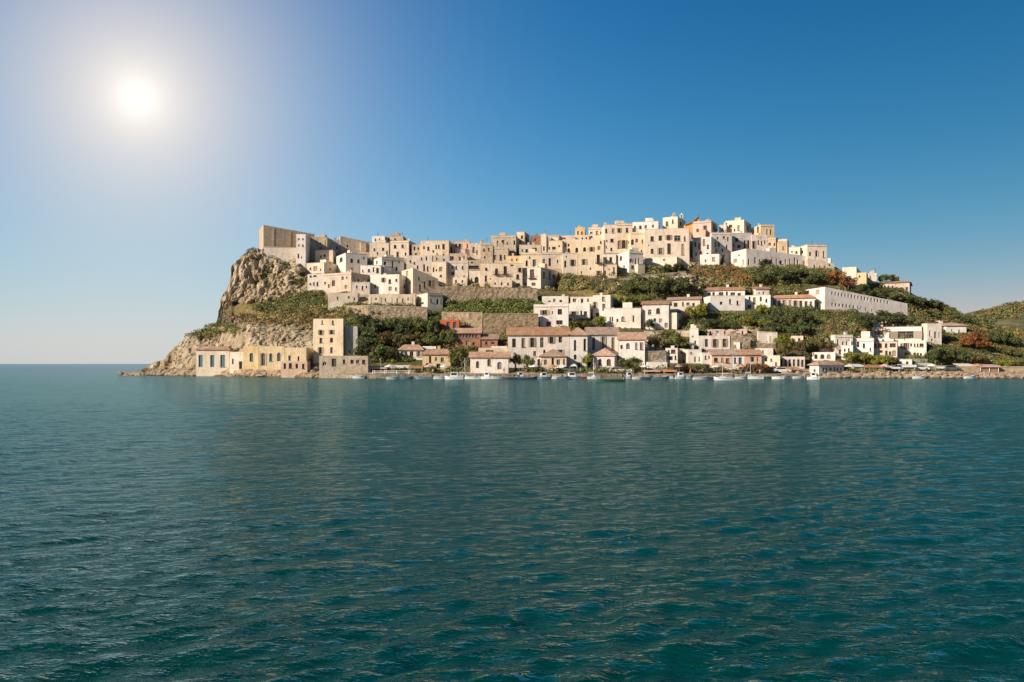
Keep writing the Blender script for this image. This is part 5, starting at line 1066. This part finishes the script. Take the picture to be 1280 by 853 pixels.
# ------------------------------------------------------------------ boats
brn = random.Random(3)
def hull_mesh(L, W, Hh, open_=True, bow=.5):
    mb = MB(); N = 12; secs = []
    for i in range(N + 1):
        s = i/N; x = (s - .5)*L; w = W/2*(1 - max(0, (s - .45)/.55)**2.2)*(.82 + .18*min(1, s*4)); w = max(w, .02); sh = Hh*(1 + .45*max(0, (s - .4)/.6)**2); kl = -.25*Hh*(1 - s**3)
        xo = x + (bow*max(0, (s - .75)/.25)*.5)
        secs.append([(x, 0, kl), (x + (xo - x)*.4, w*.7, kl*.2), (xo, w, sh), (xo, w - .06 if w > .1 else 0, sh), (xo, 0, sh - .04 if not open_ else Hh*.35)])
    n0 = 0
    def put(sec, m):
        return [len(mb.v) + i for i in range(len(sec))], [mb.v.append((p[0], p[1]*m, p[2])) for p in sec]
    for m in (1, -1):
        idx = []
        for s in secs: a = list(range(len(mb.v), len(mb.v) + 5)); [mb.v.append((p[0], p[1]*m, p[2])) for p in s]; idx.append(a)
        for a, b in zip(idx[:-1], idx[1:]):
            for j in range(4): mb.f.append((a[j], b[j], b[j+1], a[j+1])); mb.mi.append(1 if j == 3 else 0)
        mb.f.append(tuple(idx[0])); mb.mi.append(0)
    return mb
def boat(kind, px, py, lpx, hull, label, face=1, turn=None, dy=-6.0, group='small boats moored along the quay'):
    Y = HC*F/(py - HY); o = Vector(((px - 640)/F*Y, Y, 0)); L = lpx/F*Y; turn = brn.uniform(-.25, .25) if turn is None else turn
    L = max(2.6, L/max(.5, abs(math.cos(turn)))); W = L*.33; Hh = .5 if L < 5.5 else .7; r = empty(kind, o); r.rotation_euler = (0, 0, turn + (0 if face > 0 else math.pi)); tag(r, label, 'boat' if kind != 'yacht' else 'yacht', group)
    r.location.z = .02
    hb = hull_mesh(L, W, Hh, kind != 'yacht'); ho = hb.build('hull', [M[hull], M['wood'] if kind != 'yacht' else M['hull_w']], r, smooth=False)
    g = MB(); [g.tube([(-L*.5, sy*W*.41, Hh*1.0), (-L*.1, sy*W*.5, Hh*1.02), (L*.2, sy*W*.46, Hh*1.06), (L*.36, sy*W*.33, Hh*1.2), (L*.5, sy*.04, Hh*1.45)], .05, 4) for sy in (1, -1)]; g.build('gunwale', M['wood'] if hull != 'hull_w' else M['hull_w'], ho)
    if kind in ('rowing_boat', 'motorboat'):
        for sx in (-.25, .02, .25): b = MB(); b.box((sx*L - .13, -W*.42, Hh*.75), (.26, 0, 0), (0, W*.84, 0), (0, 0, .05)); b.build('thwart', M['wood'], r)
    if kind in ('motorboat', 'cabin_boat'):
        b = MB(); b.box((-L*.5 - .32, -.16, .25), (.3, 0, 0), (0, .32, 0), (0, 0, .75)); b.box((-L*.5 - .2, -.05, -.4), (.1, 0, 0), (0, .1, 0), (0, 0, .7)); b.build('outboard_motor', M['iron'], r)
    if kind == 'motorboat' and L > 3.6:
        b = MB(); p = [(L*.08, -W*.34, Hh), (L*.08, W*.34, Hh), (-L*.0, W*.3, Hh + .5), (-L*.0, -W*.3, Hh + .5)]; b.quad(*p); b.build('windscreen', M['pane'], r)
        b = MB(); b.poly([(L*.1, -W*.42, Hh*1.04), (L*.1, W*.42, Hh*1.04), (L*.32, W*.3, Hh*1.14), (L*.47, 0, Hh*1.36), (L*.32, -W*.3, Hh*1.14)]); b.build('foredeck', M['hull_w'], r)
    if kind == 'cabin_boat':
        b = MB(); x0, x1, w, z0, z1 = -L*.18, L*.2, W*.34, Hh*.4, Hh + 1.05
        b.v += [(x0, -w, z0), (x1 + .4, -w, z0), (x1 + .4, w, z0), (x0, w, z0), (x0, -w*.85, z1), (x1, -w*.85, z1), (x1, w*.85, z1), (x0, w*.85, z1)]; b.f += [(0,1,5,4),(1,2,6,5),(2,3,7,6),(3,0,4,7),(4,5,6,7)]; b.mi += [0]*5
        cb = b.build('cabin', M['hull_w'], r)
        for sy in (-1, 1): b = MB(); b.quad((x0 + .2, sy*(w*.93 + .02), z0 + .75), (x1 - .05, sy*(w*.93 + .02), z0 + .75), (x1 - .1, sy*(w*.89 + .02), z1 - .15), (x0 + .2, sy*(w*.89 + .02), z1 - .15)); b.build('cabin_window', M['pane'], cb)
        b = MB(); b.box((x0 - .25, -w, z1), (x1 - x0 + .5, 0, 0), (0, 2*w, 0), (0, 0, .07)); b.build('cabin_roof', M['hull_w'], cb)
        b = MB(); b.tube([(x0 + .3, 0, z1), (x0 + .3, 0, z1 + 1.3)], .03, 5); b.build('mast', M['metal'], r)
    if kind == 'sailing_boat':
        b = MB(); b.tube([(L*.08, 0, Hh*.4), (L*.08, 0, Hh + 4.4)], [.05, .03], 6); b.tube([(L*.08, -.5, Hh + 3.0), (L*.08, .5, Hh + 3.0)], .02, 4); m_ = b.build('mast', M['hull_w'], r)
        b = MB(); b.tube([(L*.08, 0, Hh + .75), (-L*.42, 0, Hh + .8)], .04, 5); b.build('boom', M['metal'], r); b = MB(); b.tube([(L*.06, 0, Hh + .9), (-L*.2, 0, Hh + .97), (-L*.4, 0, Hh + .9)], [.14, .12, .06], 6); b.build('furled_sail', M['canvas'], r)
        b = MB(); b.tube([(L*.5, 0, Hh*1.4), (L*.08, 0, Hh + 4.3)], .012, 3); b.tube([(-L*.5, 0, Hh), (L*.08, 0, Hh + 4.3)], .012, 3); b.build('rigging', M['metal'], m_)
        b = MB(); b.box((-L*.1, -W*.25, Hh*.8), (L*.3, 0, 0), (0, W*.5, 0), (0, 0, .4)); b.build('cabin', M['hull_w'], r)
    if kind == 'yacht':
        b = MB(); b.box((-L*.3, -W*.34, Hh), (L*.46, 0, 0), (0, W*.68, 0), (0, 0, .85)); cb = b.build('cabin', M['hull_w'], r)
        b = MB(); b.box((-L*.27, -W*.34 - .02, Hh + .3), (L*.4, 0, 0), (0, W*.68 + .04, 0), (0, 0, .33)); b.build('cabin_window', M['pane'], cb)
        b = MB(); b.box((-L*.42, -W*.4, Hh + 2.0), (L*.6, 0, 0), (0, W*.8, 0), (0, 0, .12)); rf = b.build('canopy', M['hull_w'], r)
        b = MB(); [b.tube([(sx*L, sy*W*.36, Hh), (sx*L, sy*W*.36, Hh + 2.0)], .04, 4) for sx in (-.4, -.1, .16) for sy in (-1, 1)]; b.build('canopy_posts', M['metal'], rf)
        b = MB(); [b.tube([(L*.2 + .25*q, sy*(W*.42 - q*.13), Hh*1.1), (L*.2 + .25*q, sy*(W*.42 - q*.13), Hh + .8)], .02, 4) for q in range(6) for sy in (-1, 1)]; b.tube([(L*.2, W*.42, Hh + .8), (L*.2 + 1.25, W*.42 - .65, Hh + .8)], .02, 4); b.tube([(L*.2, -W*.42, Hh + .8), (L*.2 + 1.25, -W*.42 + .65, Hh + .8)], .02, 4); b.build('railing', M['metal'], r)
    return r
for a in [('yacht',414,472.3,42,'hull_w','large white excursion boat with a canopy under the tall cream tower',-1,.05),
 ('rowing_boat',346,471.4,10,'hull_w','white dinghy before the yellow shore houses'), ('rowing_boat',448,473.2,12,'hull_w','white dinghy just right of the large white excursion boat'),
 ('motorboat',530,474.3,20,'hull_b','grey blue motorboat at the right end of the wooden pier',-1), ('motorboat',549,473.9,16,'hull_w','pale motorboat next to the grey blue one'),
 ('cabin_boat',568,474.4,22,'hull_w','white boat with a small cabin below the dark quay tree',-1), ('motorboat',590,474.0,18,'hull_w','white motorboat left of the three arched quay house'), ('cabin_boat',608,473.8,14,'hull_w','small white cabin boat in front of the three arched quay house'),
 ('rowing_boat',622,473.9,11,'hull_w','white rowing boat right of the small white cabin boat'), ('motorboat',638,474.4,20,'hull_n','navy blue motorboat below the olive trees',-1), ('motorboat',660,474.7,22,'hull_n','long dark boat with a pale deck before the long waterfront house'),
 ('cabin_boat',680,474.4,16,'hull_b','light blue boat with a cabin before the long waterfront house',-1), ('rowing_boat',695,473.9,12,'hull_w','white rowing boat before the tiled arcade'), ('cabin_boat',714,474.2,20,'hull_w','white cabin boat left of the dark red boat'),
 ('rowing_boat',732,473.8,13,'hull_r','dark red rowing boat with a wooden rail'), ('motorboat',763,477.5,34,'hull_g','big green hulled boat lying farthest out from the quay',-1,.06), ('motorboat',797,474.2,13,'hull_w','white boat right of the green hulled boat'),
 ('rowing_boat',808,474.4,13,'hull_n','dark blue rowing boat before the low white shed'), ('motorboat',825,474.5,21,'hull_b','blue and white motorboat before the first quay tree'), ('rowing_boat',842,473.7,12,'hull_w','small white boat right of the blue and white motorboat'),
 ('rowing_boat',857,473.6,12,'hull_w','second small white boat before the white cube house'), ('motorboat',875,474.5,19,'hull_w','white motorboat left of the sailing boat'), ('sailing_boat',905,475.6,24,'hull_w','white sailing boat with a bare mast before the tiled quay row',-1,.05),
 ('motorboat',925,474.1,14,'hull_w','white boat right of the sailing boat'), ('motorboat',944,473.9,18,'hull_w','long white boat before the tan quay houses'), ('sailing_boat',937,473.8,13,'hull_g','little green hulled sailing boat behind the long white boat'), ('rowing_boat',961,473.7,12,'hull_g','green rowing boat at the end of the quay'), ('rowing_boat',980,473.6,12,'hull_b','blue grey rowing boat right of the green one'),
 ('cabin_boat',1016,474.6,14,'hull_w','white boat with a raised cabin beside the boathouse'), ('rowing_boat',998,473.5,11,'hull_w','white boat halfway between the quay end and the boathouse'), ('rowing_boat',1148,473.4,11,'hull_w','white dinghy at the rocks under the hillside villa'), ('rowing_boat',1212,473.2,11,'hull_w','white dinghy at the rocks on the far right'),
 ('rowing_boat',490,474.4,12,'hull_w','white dinghy tied to the long wooden pier'), ('rowing_boat',508,474.6,12,'hull_b','blue dinghy tied to the long wooden pier'), ('cabin_boat',650,473.6,13,'hull_w','white cabin boat behind the navy blue motorboat'), ('rowing_boat',703,474.3,11,'hull_b','blue rowing boat between two white cabin boats'),
 ('sailing_boat',580,473.7,15,'hull_w','white sailing boat with a bare mast below the dark quay tree'), ('sailing_boat',741,474.0,14,'hull_w','small sailing boat with a bare mast left of the big green hulled boat'), ('cabin_boat',786,473.8,13,'hull_w','white cabin boat half behind the big green hulled boat'), ('cabin_boat',850,473.9,13,'hull_w','white cabin boat before the white cube house'), ('rowing_boat',888,474.3,11,'hull_n','dark rowing boat at the stern of the sailing boat'), ('rowing_boat',972,474.0,11,'hull_w','white rowing boat between the green and the blue grey one')]:
    boat(*a)
# ------------------------------------------------------------------ pier, posts and lamps
def pier(x0, x1, py, label):
    Y = HC*F/(py - HY) + 2; o = pt((x0 + x1)/2, py, Y); o.z = 0; L = (x1 - x0)/F*Y; r = empty('pier', o); tag(r, label, 'pier')
    d = MB(); n = int(L/.3)
    for i in range(n): d.box((-L/2 + i*L/n, 0, .9), (L/n - .03, 0, 0), (0, 3.0, 0), (0, 0, .08))
    d.build('deck', M['wood'], r)
    k = int(L/1.4)
    for i in range(k + 1):
        for y in (0.1, 2.8):
            p = MB(); x = -L/2 + i*L/k; p.tube([(x, y, -1), (x, y, 1.95 if i % 2 == 0 else .9)], .09, 6); p.build('post', M['hull_w'] if i % 2 == 0 else M['wood'], r)
    h = MB(); h.box((-L/2, .05, 1.75), (L, 0, 0), (0, .06, 0), (0, 0, .08)); h.box((-L/2, .05, 1.35), (L, 0, 0), (0, .06, 0), (0, 0, .06)); h.build('railing', M['hull_w'], r)
pier(466, 518, 473.2, 'long pink grey wooden pier with white posts right of the excursion boat')
pier(430, 462, 472.8, 'short landing stage behind the large white excursion boat')
def canopy(px, py, w, hpx, mat, label, name='beach_pavilion', cat='pavilion', dy=0, flat=True, walls=False):
    Y = float(Ymap(px, py)) + dy; o = pt(px, py, Y); W = w/F*Y; h = hpx/F*Y; D = min(4.5, max(2.2, W*.6)); r = empty(name, o); tag(r, label, cat)
    for sx in (-1, 1):
        for y in (0, D): p = MB(); p.tube([(sx*W*.46, y, -.8), (sx*W*.46, y, h)], .07, 6); p.build('post', M['hull_w'], r)
    if W > 4:
        for y in (0, D): p = MB(); p.tube([(0, y, -.8), (0, y, h)], .07, 6); p.build('post', M['hull_w'], r)
    b = MB()
    if flat:
        b.box((-W/2 - .2, -.3, h), (W + .4, 0, 0), (0, D + .6, .35), (0, 0, .12)); b.box((-W/2 - .2, -.3, h - .25), (W + .4, 0, 0), (0, .03, 0), (0, 0, .25))
    else:
        a = [Vector(v) for v in ((-W/2, -.2, h), (W/2, -.2, h), (W/2, D + .2, h), (-W/2, D + .2, h))]; t = Vector((0, D/2, h + .9))
        for i in range(4): b.poly([a[i], a[(i+1) % 4], t])
    b.build('roof', M[mat], r)
    if walls: c = MB(); c.box((-W*.44, D*.45, -.6), (W*.88, 0, 0), (0, D*.5, 0), (0, 0, h*.96 + .5)); c.build('back_room', M['white'], r); c = MB(); c.box((-W*.44, .15, -.3), (W*.88, 0, 0), (0, .5, 0), (0, 0, 1.25)); c.build('counter', M['wood'], r)
    else:
        for q in range(max(1, int(W/2))): c = MB(); x = -W*.4 + q*2.0 + .3; c.box((x, D*.4, .62), (.8, 0, 0), (0, .8, 0), (0, 0, .06)); c.tube([(x + .4, D*.4 + .4, -.4), (x + .4, D*.4 + .4, .62)], .05, 5); c.build('table', M['wood'], r)
for a in [(1237,465,24,7,'canvas_r','open pavilion with a pink roof on the far right shore','beach_pavilion','pavilion',0,True,True), (1207,461.5,18,4.6,'canvas','low white kiosk left of the pink roofed pavilion','kiosk','kiosk',0,True,True),
 (1092,464.5,25,6,'canvas_o','beach restaurant with an orange brown awning under the hillside villa','beach_restaurant','restaurant',0,True,True), (1072,464.5,12,7,'canvas','pale kiosk between the boathouse and the orange brown awning','kiosk','kiosk',0,True,True), (1116,465,17,5,'canvas','white canopy right of the orange brown awning'),
 (1136,464.5,16,6.5,'hull_w','white boxy canopy in the middle of the right shore','kiosk','kiosk',0,True,True), (1158,461,14,5,'canvas','dull canopy on the terrace below the hillside villa right wing'), (1177,464,16,4.4,'hull_w','white low canopy left of the low white kiosk'),
 (500,463,22,4,'canvas','grey canopy terrace left of the yellow stone quay house'), (472,464,20,4,'canvas_r','pink grey canopy behind the long pier'), (446,463.5,14,4.6,'canvas','pale canopy behind the short landing stage'), (520,464.5,16,5,'canvas_o','brown awning before the yellow stone quay house'),
 (378,465,12,5,'canvas_r','faded awning before the last yellow shore house'), (703,466,16,6,'canvas','pale parasol roof before the tiled arcade','awning','awning',0,False), (717,464,9,6,'canvas','white square parasol before the two arched window house','awning','awning',0,False), (782,467,14,4,'canvas','cream awning before the left bushy tree'),
 (886,466,12,5,'canvas','white awning between the quay trees and the tiled row'), (917,466,14,5,'canvas','pale awning before the house with blue violet doors'), (990,466,16,5,'canvas_o','brown stall roof at the right end of the quay'), (815,468,20,4.4,'canvas_r','pink awning before the low blank white shed'), (837,468,15,4.4,'canvas_o','rust awning right of the pink one before the low blank white shed')]:
    canopy(*a)
def car(px, py, paint, label, turn=0.0):
    Y = float(Ymap(px, py)); o = pt(px, py, Y); r = empty('parked_car', o); r.rotation_euler = (0, 0, turn); tag(r, label, 'car', 'cars parked on the shore road')
    def prof(pts, w, mat, name, par):
        b = MB(); a = [Vector((x, -w/2, z)) for x, z in pts]; c = [Vector((x, w/2, z)) for x, z in pts]; b.poly(a[::-1]); b.poly(c)
        for i in range(len(pts)): j = (i + 1) % len(pts); b.quad(a[i], a[j], c[j], c[i])
        return b.build(name, mat, par)
    body = prof([(-2.1, .3), (2.1, .3), (2.15, .65), (1.9, .82), (1.0, .92), (.5, 1.38), (-1.2, 1.42), (-1.95, .95), (-2.15, .7)], 1.7, M[paint], 'body', r)
    prof([(.9, .93), (.47, 1.31), (-1.15, 1.35), (-1.75, .95)], 1.72, M['pane'], 'window_glass', r)
    for x in (-1.3, 1.3):
        for y in (-.86, .7): b = MB(); b.tube([(x, y, .32), (x, y + .18, .32)], .32, 12); b.build('wheel', M['tyre'], r)
for a in [(712,465.5,'car_g','dark grey car parked before the two arched window house'), (772,466,'car_w','white car parked at the corner of the white quay cottage'), (966,466,'car_g','dark grey car parked before the plain tan quay house'), (977,466.4,'car_w','white car parked beside the dark grey one at the row end'), (1123,463.5,'car_g','dark car parked on the shore under the hillside villa', .2), (1150,463.5,'car_w','white car parked on the shore right of the boxy canopy'), (1189,463.8,'car_g','dark car parked before the gully trees')]:
    car(*a)
def lamp(px, py, hpx, label):
    Y = float(Ymap(px, py)); o = pt(px, py, Y); h = hpx/F*Y; r = empty('street_lamp', o); tag(r, label, 'street lamp', 'lamp posts on the quay'); b = MB(); b.tube([(0, 0, -.3), (0, 0, h)], [.08, .05], 6); b.build('pole', M['metal'], r)
    b = MB(); b.tube([(0, 0, h), (0, -.3, h + .2), (0, -.9, h + .2)], .04, 5); b.build('arm', M['metal'], r); b = MB(); b.box((-.15, -1.2, h + .1), (.3, 0, 0), (0, .5, 0), (0, 0, .14)); b.build('lamp_head', M['canvas'], r)
for a in [(476,466,16,'street lamp behind the long wooden pier'), (698,467,22,'street lamp before the tiled arcade'), (915,467,22,'street lamp before the house with blue violet doors'), (985,467,17,'street lamp at the right end of the quay'), (827,467,15,'street lamp right of the low blank white shed')]: lamp(*a)
# ------------------------------------------------------------------ people strolling on the quay (a few pixels tall each)
def person(px, py, shirt, trousers, label, stride=.18, turn=0.0):
    Y = float(Ymap(px, py)); o = pt(px, py, Y); me = bpy.data.meshes.new('body')
    J = [(0,0,.93,.15),(0,0,1.15,.14),(0,0,1.38,.17),(0,0,1.5,.065),(0,0,1.58,.09),(0,0,1.68,.105),(.09,0,.88,.1),(.1,stride,.48,.07),(.1,stride+.02,.07,.05),(.1,stride+.14,.04,.045),(-.09,0,.88,.1),(-.1,-stride,.48,.07),(-.1,-stride-.12,.09,.05),(-.1,-stride,.04,.045),
         (.2,0,1.4,.07),(.25,-.05,1.12,.05),(.26,.08,.88,.035),(-.2,0,1.4,.07),(-.25,.05,1.12,.05),(-.26,.16,.9,.035)]
    E = [(0,1),(1,2),(2,3),(3,4),(4,5),(0,6),(6,7),(7,8),(8,9),(0,10),(10,11),(11,12),(12,13),(2,14),(14,15),(15,16),(2,17),(17,18),(18,19)]
    me.from_pydata([j[:3] for j in J], E, []); ob = bpy.data.objects.new('person', me); COL.objects.link(ob); sk = ob.modifiers.new('skin', 'SKIN')
    for v, j in zip(me.skin_vertices[0].data, J): v.radius = (j[3], j[3]*.8)
    me.skin_vertices[0].data[0].use_root = True; ob.modifiers.new('sub', 'SUBSURF').levels = 1
    dg = bpy.context.evaluated_depsgraph_get(); ev = bpy.data.meshes.new_from_object(ob.evaluated_get(dg)); ob.modifiers.clear(); ob.data = ev
    ob.location = o; ob.rotation_euler = (0, 0, turn); tag(ob, label, 'person', 'people on the quay')
    for m in (skin_m, shirt, trousers): ev.materials.append(m)
    for p in ev.polygons:
        z = p.center.z; x = abs(p.center.x); p.material_index = 0 if (z > 1.47 or (x > .2 and z < 1.2)) else (1 if z > .95 else 2)
    hb = MB(); pts = 8
    hb.tube([(0, -.02, 1.70), (0, -.03, 1.77), (0, -.03, 1.81)], [.11, .10, .05], 8); hb.build('hair', M['door'], ob)
skin_m = plain('skin', (.5, .3, .2), .6); S1 = plain('white shirt', (.7, .7, .68), .8); S2 = plain('red shirt', (.45, .08, .06), .8); S3 = plain('blue shirt', (.08, .15, .35), .8); P1_ = plain('dark trousers', (.04, .04, .06), .8); P2_ = plain('beige shorts', (.4, .32, .22), .8)
for a in [(484,468.4,S2,P1_,'person in a red shirt walking behind the wooden pier'), (541,468.4,S1,P2_,'person in a white shirt before the yellow stone quay house'), (630,468.4,S3,P2_,'person in a blue shirt right of the three arched quay house'),
          (726,468.4,S1,P1_,'person in a white shirt and dark trousers near the white square parasol'), (863,468.6,S2,P2_,'person in a red shirt and beige shorts before the quay trees'), (950,468.4,S1,P2_,'person in a white shirt before the tan quay houses',), (1127,466.5,S3,P1_,'person in a blue shirt on the shore under the hillside villa')]:
    person(*a, turn=brn.uniform(0, 6.28))

def parasol(px, py, mat, label):
    Y = float(Ymap(px, py)); o = pt(px, py, Y); r = empty('beach_umbrella', o); tag(r, label, 'umbrella', 'umbrellas along the shore'); b = MB(); b.tube([(0, 0, -.3), (0, 0, 2.1)], .04, 5); b.build('pole', M['metal'], r)
    b = MB(); n = 8; a = [Vector((1.25*math.cos(6.283*i/n), 1.25*math.sin(6.283*i/n), 1.85)) for i in range(n)]
    for i in range(n): b.poly([a[i], a[(i+1) % n], Vector((0, 0, 2.35))]); b.quad(a[i], a[(i+1) % n], a[(i+1) % n] - Vector((0, 0, .15)), a[i] - Vector((0, 0, .15)))
    b.build('canopy', M[mat], r)
for a in [(487,467.5,'canvas','pale umbrella behind the long wooden pier'), (536,467.6,'canvas_r','pink umbrella before the yellow stone quay house'), (556,467.6,'canvas','pale umbrella left of the dark quay tree'), (668,467.6,'canvas','pale umbrella before the right of the two olive trees'), (690,467.6,'canvas_o','rust umbrella before the tiled arcade'), (806,467.6,'canvas','pale umbrella right of the two bushy quay trees'), (848,467.6,'canvas_r','pink umbrella between the first two quay trees'), (896,467.6,'canvas','pale umbrella behind the sailing boat'), (927,467.6,'canvas_o','rust umbrella before the tan quay house'), (1062,467,'canvas','pale umbrella just right of the boathouse'), (1106,466.5,'canvas_r','pink umbrella before the orange brown awning'), (1165,466.5,'canvas','pale umbrella on the right shore before the low white canopy'), (1222,466.5,'canvas_o','rust umbrella left of the pink roofed pavilion')]:
    parasol(*a)
